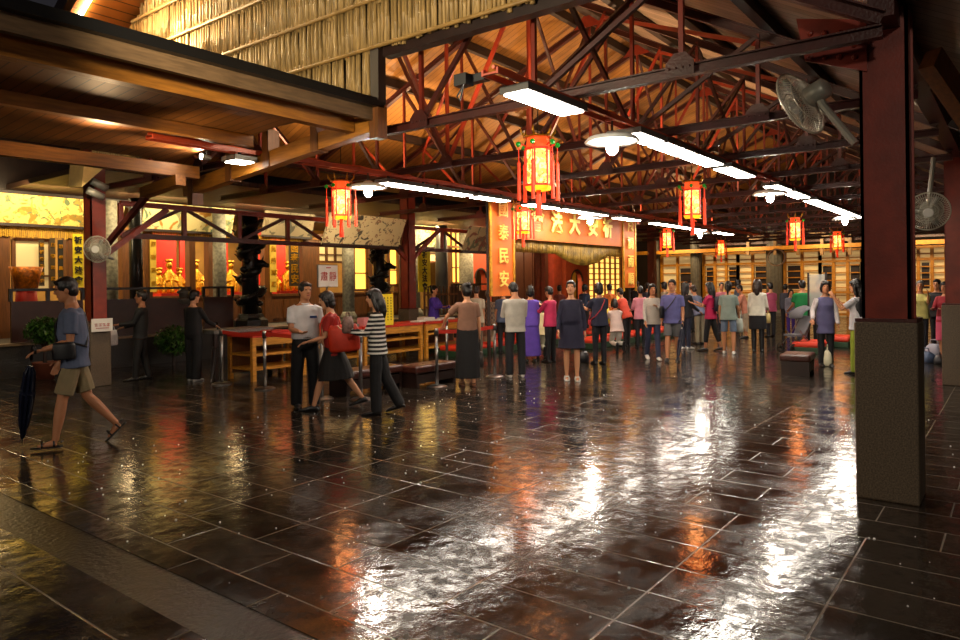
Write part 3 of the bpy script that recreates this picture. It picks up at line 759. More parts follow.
# ------------------------------------------------------------------ gate with the orange banner
GY = 17.0
g = empty('gate_front', (fx(475), GY, .58)); tag(g, 'red walled temple gate behind the orange banner', 'gate')
def archwall(a, b, aa, ab, nm, ztop=3.5, zarch=2.2):
    xa, xb, x1, x2 = fx(a), fx(b), fx(aa), fx(ab); r = (x2-x1)/2; xc = (x1+x2)/2
    poly = [(xa, GY, .58), (x1, GY, .58)] + [(xc-r*cos(PI*k/12), GY, zarch-r+r*sin(PI*k/12)) for k in range(13)] + [(x2, GY, .58), (xb, GY, .58), (xb, GY, ztop), (xa, GY, ztop)]
    MB().prism(poly, (0, .25, 0)).part(nm, M_redwall, g)
    MB().box2((x1-.2, GY+1.2, .58), (x2+.2, GY+1.3, ztop)).part('niche_back', M_dark, g)
    MB().prism([(xc-r*1.12*cos(PI*k/12), GY-.03, zarch-r+r*1.12*sin(PI*k/12)) for k in range(13)] + [(xc+r*.98*cos(PI*k/12), GY-.03, zarch-r+r*.98*sin(PI*k/12)) for k in range(13)], (0, .06, 0)).part('arch_surround', M_dark, g)
archwall(471, 491, 475, 486, 'red_wall')
archwall(566, 588, 571, 582, 'red_wall')
for a, b in ((491, 514), (514, 548)):
    m = MB().box2((fx(a), GY, .58), (fx(b), GY+.12, 3.5)); n = 4
    for i in range(n): 
        w = (fx(b)-fx(a))/n; m.box2((fx(a)+w*i+.05, GY-.04, .7), (fx(a)+w*(i+1)-.05, GY, 3.3))
    m.part('timber_door', mat('dark_red_timber', '3c1c10', .4, var=.4, vscale=3, stretch=(6,1,1)), g)
MB().box2((fx(548), GY-.3, .58), (fx(556), GY+.1, 3.5)).part('gate_post', M_red, g)
MB().box2((fx(556), GY+.3, .58), (fx(566), GY+.4, 3.5)).part('side_wall', M_dark, g)
MB().box2((fx(566), GY-.02, 3.3), (fx(622), GY-.0, 3.5)).part('carved_lintel', M_dark, g)
m = MB(); xa, xb = fx(588), fx(620); 
for i in range(7): m.box2((xa+(xb-xa)*i/6-.05, GY-.04, .58), (xa+(xb-xa)*i/6+.05, GY+.04, 3.3))
for i in range(9): m.box2((xa, GY-.03, .9+i*.28), (xb, GY+.03, .95+i*.28))
w = m.part('lattice_door', M_wood, g)
w2 = MB().box2((xa, GY+.06, .58), (xb, GY+.1, 3.3)).part('pane', mat('gate_lit_pane', 'e8cc80', .6, emit='ffc860', estr=1.1), g); w2.parent = w
# carved valance hanging behind the banner
v = empty('carved_valance', (fx(512, 8.5), 8.5, 2.1)); tag(v, 'olive and gold carved valance hanging under the orange banner', 'valance')
xa, xb = fx(511, 8.5), fx(633, 8.5)
MB().box2((xa, 8.46, 2.3), (xb, 8.52, 2.66)).part('backboard', mat('olive_carving', '6e5a28', .5, .2, var=.6, vscale=5, bump=.8, bscale=9), v)
m = MB(); x = xa
rnd = random.Random(3)
while x < xb:
    u = (x-xa)/(xb-xa); L = .18 + .5*max(0, sin(PI*min(1, max(0, (u-.28)/.44))))
    m.tube([(x, 8.43, 2.6), (x+rnd.uniform(-.02, .02), 8.42, 2.42-L*.3), (x, 8.43, 2.36-L*.5)], [.03, .028, .014], 6); x += .05
m.part('gold_tassel_row', mat('gold_olive_fringe', 'a8842c', .5, .2, var=.6, vscale=6, bump=.5), v, True)
# banner
BYY = 8.3
bn = empty('orange_banner', (fx(490, BYY), BYY, 1.4)); tag(bn, 'large orange gate shaped banner with golden characters', 'banner')
z_top = fz(205, 560, BYY)
za_ = fz(243, 560, BYY)
XL0, XL1, XR0, XR1 = fx(489, BYY), fx(512, BYY), fx(622, BYY), fx(634, BYY)
zt2 = z_top
MB().box2((XL1, BYY-.02, za_+.02), (XR0, BYY+.02, zt2)).part('top_cloth', M_orange, bn)
MB().box2((XL0, BYY-.04, 1.35), (XL1, BYY, zt2+.02)).part('left_cloth', M_orange, bn)
MB().box2((XR0, BYY-.04, 1.45), (XR1, BYY, zt2+.02)).part('right_cloth', M_orange, bn)
for x in (XL0, XL1, XR0, XR1): MB().box2((x-.03, BYY-.06, 1.36), (x+.03, BYY-.03, zt2)).part('gold_border', mat('gold_border_trim', 'e0a828', .4, .4, var=.5, vscale=10, bump=.4), bn)
MB().box2((XL0, BYY-.07, zt2-.04), (XR1, BYY-.03, zt2+.04)).part('gold_border', MATS['gold_border_trim'], bn)
cz = (za_+.02+zt2)/2
for ch, px in (('會', 536), ('法', 555), ('大', 573), ('安', 591), ('祈', 606)):
    text_mesh(ch, .5, .008, M_gchar, 'character', bn, face_minus_y((fx(px, BYY)-bn.location.x, -.06, cz-1.4-.02)), bold=.018)
for (xa, xb, s, chs) in ((XL0, XL1, 1.0, '國泰民安'), (XR0, XR1, .66, '風調雨順')):
    for i, ch in enumerate(chs):
        z = zt2-.3-(zt2-1.62)*i/3.75
        text_mesh(ch, min(.34, (xb-xa)*.58), .01, M_gchar, 'character', bn, face_minus_y(((xa+xb)/2-bn.location.x, -.08, z-1.4)), bold=.005)
pl = MB().tube([(XL0-.2, BYY+.03, zt2+.02), (XR1+.2, BYY+.03, zt2+.02)], .04, 8).build('banner_pole', M_dark, origin=(XL0, BYY, zt2)); tag(pl, 'dark pole along the top of the orange banner', 'pole')
for x in (XL0+.1, XR1-.1):
    q = MB().tube([(x, BYY+.1, 0), (x, BYY+.1, zt2+.05)], .035, 8).build('banner_post', M_dark, origin=(x, BYY+.1, 0)); tag(q, 'post behind the %s cloth of the orange banner' % ('left' if x < 13 else 'right'), 'post')

# ------------------------------------------------------------------ far hall (faces the camera)
FX = 33.5
def fy(px): return PX(px, 260, FX).y
def far_unit(a, b, label, n, rows, mt, ztop=2.75, emitm=M_glowd):
    ya, yb = fy(b), fy(a); t = empty('lattice_screen', (FX, ya, 0)); tag(t, label, 'lattice screen', 'honey timber screens of the far hall')
    m = MB()
    for i in range(n+1):
        y = ya+(yb-ya)*i/n; m.box2((FX-.08, y-.06, 0), (FX+.06, y+.06, ztop))
    m.part('frame_post', mt, t)
    for z in (.05, 1.0, ztop-.55, ztop-.06): MB().box2((FX-.1, ya, z), (FX+.06, yb, z+.1)).part('frame_rail', mt, t)
    m = MB(); z = .25
    while z < ztop-.15: m.box2((FX-.03, ya, z), (FX+.03, yb, z+.045)); z += (ztop-.3)/rows
    m.part('lattice_bar', mt, t)
    for i in range(n):
        if (i+int(a)) % 2 == 0:
            ya1 = ya+(yb-ya)*i/n; MB().box2((FX+.07, ya1+.1, 1.2), (FX+.095, ya1+(yb-ya)/n-.1, 2.25)).part('cell_shade_sheet', M_dark, t)  # dark sheet standing in for the shade of an open cell
    MB().box2((FX+.1, ya, 0), (FX+.14, yb, ztop)).part('paper_pane', emitm, t)
M_fw = mat('honey_lattice_wood', 'c88018', .45, var=.25)
far_unit(662, 694, 'honey timber screen left of the grey columns on the far side', 2, 6, M_fw, 2.9)
far_unit(704, 738, 'honey timber lattice screen behind the woman with the backpack', 3, 10, M_fw, 2.9)
far_unit(738, 768, 'honey timber lattice screen behind the woman in the white sweater', 2, 9, M_fw, 2.9)
far_unit(785, 820, 'honey timber lattice screen behind the person in green', 2, 9, M_fw, 2.9)
far_unit(820, 862, 'honey timber door screen behind the woman in the long vest', 3, 8, M_fw, 2.9)
far_unit(862, 905, 'honey timber screen hidden mostly by the big pillar', 3, 9, M_fw, 2.9)
far_unit(905, 975, 'honey timber lattice screen right of the big pillar', 5, 10, M_fw, 2.9)
for a, b, l in ((694, 703, 'grey round column left of the middle of the far hall'), (769, 784, 'broad grey fluted column in the middle of the far hall'), (655, 662, 'dark round column at the corner of the far hall')):
    y = (fy(a)+fy(b))/2; r = abs(fy(a)-fy(b))/2
    t = empty('hall_column', (FX-.4, y, 0)); tag(t, l, 'column', 'columns of the far hall')
    m = MB(); ring = lambda z: [Vector((FX-.4+(r*(1+.05*(k % 2)))*cos(2*PI*k/28), y+(r*(1+.05*(k % 2)))*sin(2*PI*k/28), z)) for k in range(28)]
    m.loft([ring(0.25), ring(4.2)]); m.part('shaft', mat('grey_fluted_stone', '5e5548', .5, var=.3), t)
    MB().lathe([(r*1.25, 0), (r*1.25, .15), (r*1.05, .27)], 24, (FX-.4, y, 0)).part('base', M_stone, t)
lb = empty('far_portico', (FX-.9, fy(800), 2.8)); tag(lb, 'pale timber portico frame with low gable on the far hall', 'portico')
MB().box2((FX-1.0, fy(965), 2.95), (FX-.85, fy(640), 3.12)).part('tie_beam', M_fw, lb)
for a, b in ((748, 798), (850, 798)):
    p = PX(a, 240, FX-.9); q = PX(b, 229, FX-.9)
    MB().beam(p, q, .14, .16).part('gable_rafter', mat('weathered_beam', '8a6438', .5, var=.3), lb)
for a in (748, 775, 798, 822, 850):
    p = PX(a, 255, FX-.9); q = PX(a, 232, FX-.9); MB().beam(p, q, .12, .12, up=(1, 0, 0)).part('short_post', MATS['weathered_beam'], lb)
t = tag(MB().ring((FX-3, fy(795), 2.55), .34, .03, (1, 0, 0), 24, 6).build('hoop_sign', M_steel, origin=(FX-3, fy(795), 2.5)), 'round metal hoop hanging under a lantern of the far hall', 'hoop')

# ------------------------------------------------------------------ lanterns
M_lglow = mat_paint('lantern_silk', 'ffb060', ['ff5020', 'ff8030'], 9, thr=.52, emit=3.4)
M_lred = mat('lantern_red_frame', 'c82a10', .4, emit='d83010', estr=.25)
M_tass = mat('lantern_tassel_red', 'd83a14', .6, emit='d83010', estr=.15)
M_lgreen = mat('lantern_green_bead', '10a030', .3)
def make_lantern(loc, label):
    t = empty('palace_lantern', loc); tag(t, label, 'lantern', 'hanging palace lanterns')
    def hexr(r, z, n=6): return [Vector((r*cos(2*PI*k/n+.3), r*sin(2*PI*k/n+.3), z)) for k in range(n)]
    MB().loft([hexr(.115, -.46), hexr(.125, -.44), hexr(.125, -.1), hexr(.115, -.08)]).build('silk_body', M_lglow, t)
    m = MB()
    for k in range(6):
        a, b = hexr(.135, -.47)[k], hexr(.135, -.08)[k]; m.tube([a, b], .011, 6)
    m.loft([hexr(.145, -.49), hexr(.145, -.465)]); m.loft([hexr(.15, -.1), hexr(.15, -.075)])
    m.build('frame', M_lred, t)
    m = MB(); m.loft([hexr(.13, -.075), hexr(.12, 0.03)]); m.build('upper_drum', mat('lantern_upper_red', 'e04a20', .5, emit='ff4818', estr=.9), t)
    m = MB(); m.loft([hexr(.17, .03), hexr(.15, .05)])
    for k in range(6):
        p = hexr(.15, .05)[k]; m.tube([p*1.0, p*1.25+Vector((0, 0, .03)), p*1.3+Vector((0, 0, .08))], [.014, .012, .005], 5)
    m.build('crown', M_gold, t)
    MB().loft([hexr(.13, -.53), hexr(.15, -.49)]).build('lower_rim', mat('lantern_yellow_rim', 'f0b020', .4, emit='ffb020', estr=.8), t)
    for k in range(6):
        p = hexr(.215, -.02)[k]
        MB().tube([hexr(.13, -.06)[k], p], .009, 5).build('arm', M_lred, t)
        MB().ell(p+Vector((0, 0, -.02)), .03, 8, 6).build('bead', M_lgreen, t)
        L = .62
        MB().tube([p+Vector((0, 0, -.05)), p+Vector((0, 0, -.2)), p+Vector((0, 0, -.22)), p+Vector((0, 0, -.26)), p+Vector((0, 0, -L))], [.006, .006, .02, .017, .022], 7).build('tassel', M_tass, t)
    MB().tube([(0, 0, -.53), (0, 0, -.56), (0, 0, -.6), (0, 0, -.8)], [.03, .02, .028, .035], 8).build('bottom_tassel', M_tass, t)
    MB().tube([(0, 0, .03), (0, 0, .6)], .006, 5).build('wire', M_black, t)
    return t
L = [(538, 155, 41, 137), (341, 195, 30, 181), (692, 200, 26, 182), (795, 228, 22, 217), (667, 238, 18, 228), (837, 240, 17, 231), (721, 246, 13, 240), (523, 215, 22, 205)]
labs = ['largest glowing palace lantern, hanging left of the bright lamp strip', 'glowing palace lantern by the round lamp on the left', 'glowing palace lantern in the middle right below the near lamp strip',
        'glowing palace lantern in front of the metal hoop', 'small glowing lantern right of the orange banner', 'small glowing lantern close to the big pillar', 'smallest glowing lantern between two lamp strips', 'glowing palace lantern hanging in front of the orange banner']
lant = None
for i, (px, py, hp, ytop) in enumerate(L):
    r = ray(px, ytop+hp*.1); zt = 3.13; tt = (zt-H)/r.z
    loc = Vector((r.x*tt, r.y*tt, zt))
    if i == 0: lant = make_lantern(loc, labs[0]); lant0 = lant
    else:
        c = copy_tree(lant0); c.location = loc; c['label'] = labs[i]; lant = c
    li = D.lights.new('lantern_light', 'POINT'); li.energy = 7; li.color = (1, .38, .12); li.shadow_soft_size = .12
    lo = D.objects.new('lantern_light', li); COL.objects.link(lo); lo.location = loc+Vector((0, 0, -.75))

# ------------------------------------------------------------------ lamp strips
M_lamp = mat('dark_lamp_housing', '4a4642', .4)
def lamp_panel(x0, x1, y, z, label, grp):
    t = empty('led_panel', ((x0+x1)/2, y, z)); tag(t, label, 'ceiling lamp', grp)
    MB().box2((x0, y-.14, z), (x1, y+.14, z+.06)).part('housing', M_lamp, t)
    MB().box2((x0+.03, y-.115, z-.012), (x1-.03, y+.115, z-.001)).part('diffuser', M_panel, t)
    m = MB()
    for x in (x0+.15, x1-.15): m.box2((x-.015, y-.015, z+.06), (x+.015, y+.015, 3.24))
    m.part('hanger', M_black, t)
s1 = [(4.62, 5.58), (6.7, 7.35), (7.4, 8.3), (8.35, 9.3), (9.55, 10.7), (11.9, 12.8), (12.95, 14.1), (14.6, 15.7), (15.8, 17.0), (17.1, 18.4), (18.5, 19.7)]
s2 = [(4.75, 5.05), (7.25, 8.32), (8.36, 9.3), (9.45, 10.4), (11.05, 12.1), (12.3, 14.2), (14.8, 15.9), (16.8, 18.4), (18.5, 20.4), (21.5, 22.9)]
for i, (a, b) in enumerate(s1): lamp_panel(a, b, 3.2, 3.14, 'long bright white lamp of the right strip, %s from the camera' % ORD[i], 'lamps of the right strip')
for i, (a, b) in enumerate(s2): lamp_panel(a, b, 7.4, 3.1, 'long bright white lamp of the left strip, %s from the camera' % ORD[i], 'lamps of the left strip')
for y, x0, x1, lab in ((3.2, 4.3, 24.0, 'orange red cable tray above the right lamp strip'), (7.4, 3.8, 26.0, 'orange red cable tray above the left lamp strip')):
    t = empty('cable_tray', (x0, y, 3.2)); tag(t, lab, 'cable tray')
    for dy in (-.07, .07): MB().box2((x0, y+dy-.01, 3.2), (x1, y+dy+.01, 3.25)).part('side_rail', M_ltray, t)
    x = x0
    while x < x1: MB().box2((x, y-.07, 3.205), (x+.03, y+.07, 3.22)).part('rung', M_ltray, t); x += .5
    rnd = random.Random(int(y*10)); pts = []; x = x0
    while x < x1: pts.append((x, y+rnd.uniform(-.04, .04), 3.25+rnd.uniform(-.0, .03))); x += .25
    MB().tube(pts, .016, 6).part('cable', mat('orange_cable', 'c85028', .5), t)
def pendant(px, py, y, label, zz=3.0):
    p = PY(px, py, y); t = empty('disc_lamp', (p.x, y, zz)); tag(t, label, 'pendant lamp', 'round disc lamps')
    MB().lathe([(.02, .05), (.2, .015), (.27, -.01), (.275, 0), (.24, .04), (.08, .075), (.05, .1), (0, .1)], 24, (p.x, y, zz)).part('shade', M_white, t, True)
    MB().ell((p.x, y, zz-.06), (.06, .06, .075), 12, 8).part('bulb', M_bulb, t)
    MB().tube([(p.x, y, zz+.1), (p.x, y, 3.25)], .01, 6).part('stem', M_black, t)
pendant(612, 124, 3.2, 'round white disc lamp in the near lamp strip above the banner')
pendant(368, 177, 7.4, 'round white disc lamp at the left beside the small lantern')
pendant(770, 188, 3.2, 'round white disc lamp further down the right strip')
pendant(590, 213, 7.4, 'round disc lamp shining in front of the orange banner')
pendant(700, 231, 7.4, 'far round disc lamp near the end of the left strip')
pendant(845, 221, 3.2, 'far round disc lamp by the big pillar')
# spot fixture on the side roof and its light
def spot(loc, aim, power, color, size, label, blend=.5, cat='spotlight', r=.04, L_=.12, fixture=True, soft=.03):
    loc = Vector(loc); aim = Vector(aim); d = (aim-loc).normalized()
    if fixture:
        t = empty('spotlight', loc); tag(t, label, cat, 'small spotlights')
        MB().tube([loc-d*L_, loc-d*.02, loc], [r*.7, r, r*1.1], 12).part('housing', M_grey, t, True)
        MB().tube([loc-d*.004, loc+d*.003], r*.9, 12).part('lens', M_bulb, t)
        MB().beam(loc-d*.06, loc-d*.06+Vector((0, 0, .12)), .015, .015).part('bracket', M_black, t)
    li = D.lights.new('spot_light', 'SPOT'); li.energy = power; li.color = color; li.spot_size = R_(size); li.spot_blend = blend; li.shadow_soft_size = soft
    o = D.objects.new('spot_light', li); COL.objects.link(o); o.location = loc+d*.03; o.rotation_euler = d.to_track_quat('-Z', 'Y').to_euler()
p = PY(214, 147, 8.0)
spot((4.7, 7.9, 3.2), (1.2, 8.0, 3.33), 160, (1, .62, .25), 40, 'small spotlight shining along the boards of the side roof', .8)
spot(PY(339, 115, 6.2), (4.5, 9, 3.0), 20, (1, .8, .5), 60, 'small spotlight under the edge of the bamboo screen')
spot(PY(68, 159, 10.5), (5.2, 12.1, 2.2), 90, (1, .8, .5), 60, 'small spotlight at the far left under the side roof')
# clamp lights on the near strip
t = empty('floodlight', (4.3, 3.5, 3.2)); tag(t, 'black floodlight cluster clamped beside the nearest lamp', 'floodlight')
MB().box2((4.28, 3.42, 3.17), (4.38, 3.54, 3.26)).part('housing', M_black, t)
MB().box2((4.36, 3.3, 3.2), (4.44, 3.5, 3.26)).part('clamp', M_black, t)
MB().tube([(4.3, 3.45, 3.18), (4.27, 3.5, 3.08), (4.33, 3.52, 3.06), (4.35, 3.5, 3.18)], .008, 5).part('cable', M_black, t)

# ------------------------------------------------------------------ wall fans
def fan(loc, ndir, R, label, mount):
    loc = Vector(loc); n = Vector(ndir).normalized(); t = empty('wall_fan', loc); tag(t, label, 'fan', 'wall fans')
    ref = Vector((0, 0, 1)); a = n.cross(ref).normalized(); b = a.cross(n)
    def P(r, th, h): return loc + a*(r*cos(th)) + b*(r*sin(th)) + n*h
    m = MB(); m.ring(loc+n*.02, R, .009, n, 36, 6); m.ring(loc+n*.075, R*.45, .004, n, 24, 5); m.ring(loc-n*.04, R*.7, .004, n, 28, 5)
    for k in range(54):
        th = 2*PI*k/54
        m.tube([P(.06, th, .085), P(R*.5, th, .08), P(R*.85, th, .055), P(R, th, .02)], .0028, 4)
        m.tube([P(.07, th, -.06), P(R*.7, th, -.045), P(R, th, .02)], .0028, 4)
    m.part('wire_cage', mat('fan_wire', 'b8b4a4', .4, .3), t)
    MB().tube([loc+n*.08, loc+n*.095], [.062, .055], 18).part('hub_cap', M_white, t)
    for k in range(3):
        th = 2*PI*k/3; m = MB(); rr = []
        for q in range(6):
            rad = .04 + (R*.86-.04)*q/5; w = .05+.22*sin(PI*(q+1)/7)
            rr.append([P(rad, th-w/ (rad+.12)*.28, .005), P(rad, th, .012), P(rad, th+w/(rad+.12)*.28, .025), P(rad, th, .016)])
        m.loft(rr); m.part('blade', mat('fan_blade', '8a8a84', .35), t, True)
    MB().tube([loc-n*.03, loc-n*.06, loc-n*.2, loc-n*.22], [.06, .085, .08, .05], 20).part('motor', M_grey, t, True)
    MB().tube([loc-n*.12, loc-n*.13-b*.12, Vector(mount)], [.035, .03, .028], 8).part('bracket', M_grey, t)
    return t
p1 = PY(803, 102, 1.35); 
fan(p1, (-Rv*.7 + Fv*1.1 - Zv*.5), .27, 'large pale wall fan beside the big red pillar', (5.9, .97, 2.62))
fan((5.2, 11.82, PY(95, 249, 11.8).z), (-Rv*-.05 - Fv*1.0 - Zv*.1), .21, 'wall fan on the far left red pillar', (5.5, 11.95, 2.1))
pf3 = PX(928, 211, 10.5)
fan(pf3, (-Rv*.45 - Fv*.8 - Zv*.3), .24, 'wall fan hanging in the dark right of the big pillar', pf3+Vector((.2, -.05, .7)))
# security lamps
for i, (px, py) in enumerate(((98, 184), (94, 193))):
    c = PY(px, py, 11.75); t = empty('floodlamp', c); tag(t, ['upper', 'lower'][i]+' grey tube shaped lamp on the far left pillar', 'lamp', 'tube lamps on the pillar')
    MB().tube([c+Vector((-.1, 0, .04)), c+Vector((.14, 0, -.06))], .06, 14).part('housing', M_grey, t, True)
    MB().beam(c, c+Vector((.0, .25, -.05)), .03, .03).part('bracket', M_black, t)

# ------------------------------------------------------------------ sign, plaque, tables
t = empty('plaque', (5.45, 11.85, 1.1)); tag(t, 'white plaque with red marks on the far left pillar', 'sign')
c = PY(102, 325, 11.85)
MB().box((c.x, 11.85, c.z), (.33, .02, .21)).part('plate', M_white, t)
m = MB(); rnd = random.Random(5)
for i in range(4):
    for k in range(3): m.box((c.x-.1+i*.065+rnd.uniform(-.005, .005), 11.835, c.z+.02-.016*k), (.04 if k != 1 else .012, .006, .008))
m.box((c.x, 11.835, c.z-.05), (.2, .006, .008))
m.part('red_marks', M_redc, t)
sp = G(328, 376); sp = Vector((PY(328, 276, 11.3).x, 11.3, 0)); zc = PY(328, 276, 11.3).z
t = empty('placard', sp); tag(t, 'white placard with two large red characters on a stand behind the guard', 'sign')
MB().box((sp.x, 11.3, zc), (.5, .03, .44)).part('board', mat('placard_white', 'dcdcd4', .5), t)
MB().box((sp.x, 11.32, zc+.0), (.53, .02, .47)).part('frame', M_stone, t)
MB().tube([(sp.x, 11.34, 0), (sp.x, 11.34, zc)], .02, 8).part('stand_pole', M_steel, t)
MB().cyl((sp.x, 11.34, 0), .18, .02, 20).part('stand_foot', M_steel, t)
for ch, dx in (('肅', -.11), ('靜', .11)):
    text_mesh(ch, .2, .002, mat('placard_red', 'a81c10', .6), 'character', t, face_minus_y((dx, -.018, zc-.02)), bold=.001)
MB().box((sp.x, 11.282, zc+.17), (.12, .005, .02)).part('red_heading', MATS['placard_red'], t)

M_tabw = mat('table_honey_wood', 'c48428', .45, var=.4, vscale=5, stretch=(1,8,8))
def table(px0, px1, y, label, shelves):
    xa, xb = PY(px0, 340, y).x, PY(px1, 340, y).x; t = empty('offering_table', ((xa+xb)/2, y, 0)); tag(t, label, 'table', 'timber tables with red tops')
    MB().box2((xa, y-.3, .74), (xb, y+.45, .79)).part('table_top', mat('table_red_top', 'c02810', .5, var=.15), t)
    for x in (xa+.04, xb-.04):
        for yy in (y-.26, y+.41): MB().box((x, yy, .37), (.07, .07, .74)).part('leg', M_tabw, t)
    MB().box2((xa+.07, y-.29, .6), (xb-.07, y-.26, .73)).part('apron', M_tabw, t)
    MB().box2((xa+.05, y+.36, .1), (xb-.05, y+.4, .73)).part('back_panel', M_woodd, t)
    for z in shelves: MB().box2((xa+.03, y-.27, z), (xb-.03, y+.4, z+.04)).part('shelf', M_tabw, t)
table(242, 296, 10.5, 'timber table with red top left of the guard', (.18, .42))
table(300, 352, 10.5, 'timber table with red top behind the guard and the woman in red', (.2, .45))
table(354, 413, 10.5, 'timber table with red top behind the woman in stripes', (.2, .45))
table(416, 466, 10.5, 'timber table with red top beside the woman in the brown top', (.2, .5))
# things on tables
rnd = random.Random(11)
Mpap = mat('white_paper', 'd8d4c8', .7)
def pamphlet(px, y, label, w=.3, d=.22, mt=Mpap, th=.02, rz=.2, nm='booklet', cat='booklet', stack=1):
    p = PY(px, 325, y); t = tag(MB().box((0, 0, th/2), (w, d, th)).box((0, -.0, th+.004), (w*.96, d*.96, .006)).build(nm, mt, loc=(p.x, y, .792)), label, cat, 'papers on the tables'); t.rotation_euler = (0, 0, rz); return t
pamphlet(275, 10.35, 'red folder lying on the table left of the guard', .42, .3, M_redc, .04, .1)
pamphlet(418, 10.4, 'white open booklet at the left end of the table by the woman in purple', rz=.3)
pamphlet(426, 10.6, 'thick white book stack near the middle of the right table', .32, .24, Mpap, .07, -.1)
pamphlet(436, 10.4, 'white leaflet tilted on the right table', .3, .2, Mpap, .015, .5)
pamphlet(446, 10.65, 'long white papers at the right end of the right table', .45, .22, Mpap, .03, .2)
pamphlet(350, 10.4, 'grey covered book behind the woman in red', .3, .22, M_stone, .05, .1)
pamphlet(364, 10.5, 'pink wrapped parcel held near the woman in stripes', .2, .18, mat('pink_wrap', 'c88080', .6), .15, .1, 'parcel', 'parcel')
c = PY(387, 314, 10.2); t = empty('yellow_board', (c.x, 10.2, .79)); tag(t, 'yellow standing notice board behind the woman in stripes', 'sign')
MB().box2((c.x-.16, 10.18, .79), (c.x+.16, 10.21, 1.42)).part('board', mat('yellow_card', 'e8c81c', .6), t)
m = MB()
for i in range(3):
    for k in range(9): m.box((c.x-.09+.09*i, 10.172, 1.34-.055*k), (.02, .004, .03))
m.part('written_columns', M_char, t)
MB().box2((c.x-.18, 10.19, .79), (c.x-.155, 10.23, 1.46)).part('frame_edge', M_tabw, t)
MB().box2((c.x+.155, 10.19, .79), (c.x+.18, 10.23, 1.46)).part('frame_edge', M_tabw, t)
# tool on table (orange)
p = PY(230, 322, 11.2)
t = empty('water_tray', (p.x, 11.2, .0)); tag(t, 'small table with grey tray left of the tables', 'tray table')
MB().box2((p.x-.5, 10.9, .8), (p.x+.7, 11.5, .86)).part('tray', M_stone, t)
for dx in (-.45, .65): 
    for dy in (.95, 1.45): MB().box2((p.x+dx-.03, 9.97+dy, 0), (p.x+dx+.03, 10.03+dy, .8)).part('leg', M_dark, t)
# long low padded benches
M_pad = mat('brown_leather_pad', '4a241a', .35, var=.3, bump=.3, bscale=20)
def kneeler(px, py, w, d, h, label, rz, mt=M_pad):
    p = G(px, py); t = empty('kneeling_bench', p, rz, label, 'bench', 'brown padded benches')
    b = MB().box((0, 0, h-.06), (w, d, .12)).build('cushion', mt, t); bevel(b, .035, 3)
    m = MB(); 
    for i in range(4): m.box((-w/2+w*(i+.5)/4, 0, h+.002), (.02, .02, .006))
    m.build('tuft', mt, t)
    for s in (-1, 1):
        MB().box((s*(w/2-.06), 0, (h-.12)/2), (.06, d*.9, h-.12)).build('side_board', M_dark, t)
    for s in (-1, 1): MB().box((0, s*(d/2-.04), (h-.12)*.6), (w-.12, .03, (h-.12)*.6)).build('rail', M_dark, t)
kneeler(367, 391, 1.2, .42, .36, 'brown padded bench behind the woman in stripes', 0)
kneeler(428, 384, 1.0, .42, .34, 'brown padded bench between the tables and the woman in the brown top', 0)
kneeler(798, 374, .66, .48, .36, 'square brown padded stool near the woman in the long vest', R_(5))
# stanchions and belts
def stanchion(px, py, label):
    p = G(px, py); t = empty('barrier_post', p, 0, label, 'barrier post', 'steel barrier posts')
    MB().lathe([(.16, 0), (.16, .012), (.12, .03), (.03, .04)], 24).build('base', M_steel, t, smooth=False)
    MB().tube([(0, 0, .03), (0, 0, .84)], .026, 14).build('pole', M_steel, t, smooth=True)
    MB().lathe([(.034, .8), (.036, .88), (.03, .91), (0, .915)], 14).build('belt_head', M_steel, t, smooth=True)
    return p
S = {}
for k, (px, py, l) in {'a': (222, 384, 'steel barrier post beside the person in black'), 'b': (265, 389, 'steel barrier post left of the guard'), 'c': (322, 399, 'steel barrier post behind the woman in red'),
     'd': (361, 400, 'steel barrier post hidden behind the woman in stripes'), 'e': (437, 387, 'steel barrier post touched by the woman in the brown top'), 'f': (447, 366, 'steel barrier post behind the woman in the brown top'),
     'g': (495, 377, 'steel barrier post between the brown top woman and the man in white'), 'h': (763, 333, 'steel barrier post of the far right belt'), 'i': (742, 331, 'steel barrier post behind the woman in the white sweater')}.items():
    S[k] = stanchion(px, py, l)
M_belt = mat('red_belt', 'd0301a', .6)
for a, b, l in (('a', 'b', 'red barrier belt left of the guard'), ('b', 'd', 'red barrier belt running behind the guard'), ('e', 'g', 'red barrier belt beside the woman in the brown top'), ('f', 'e', 'short red barrier belt near the purple dressed woman'), ('h', 'i', 'red barrier belt far right of the sweater woman')):
    pa, pb = S[a]+Vector((0, 0, .86)), S[b]+Vector((0, 0, .86)); mid = (pa+pb)/2-Vector((0, 0, .03))
    m = MB(); m.beam(pa, mid, .006, .06); m.beam(mid, pb, .006, .06)
    tag(m.build('barrier_belt', M_belt, origin=pa), l, 'belt', 'red barrier belts')
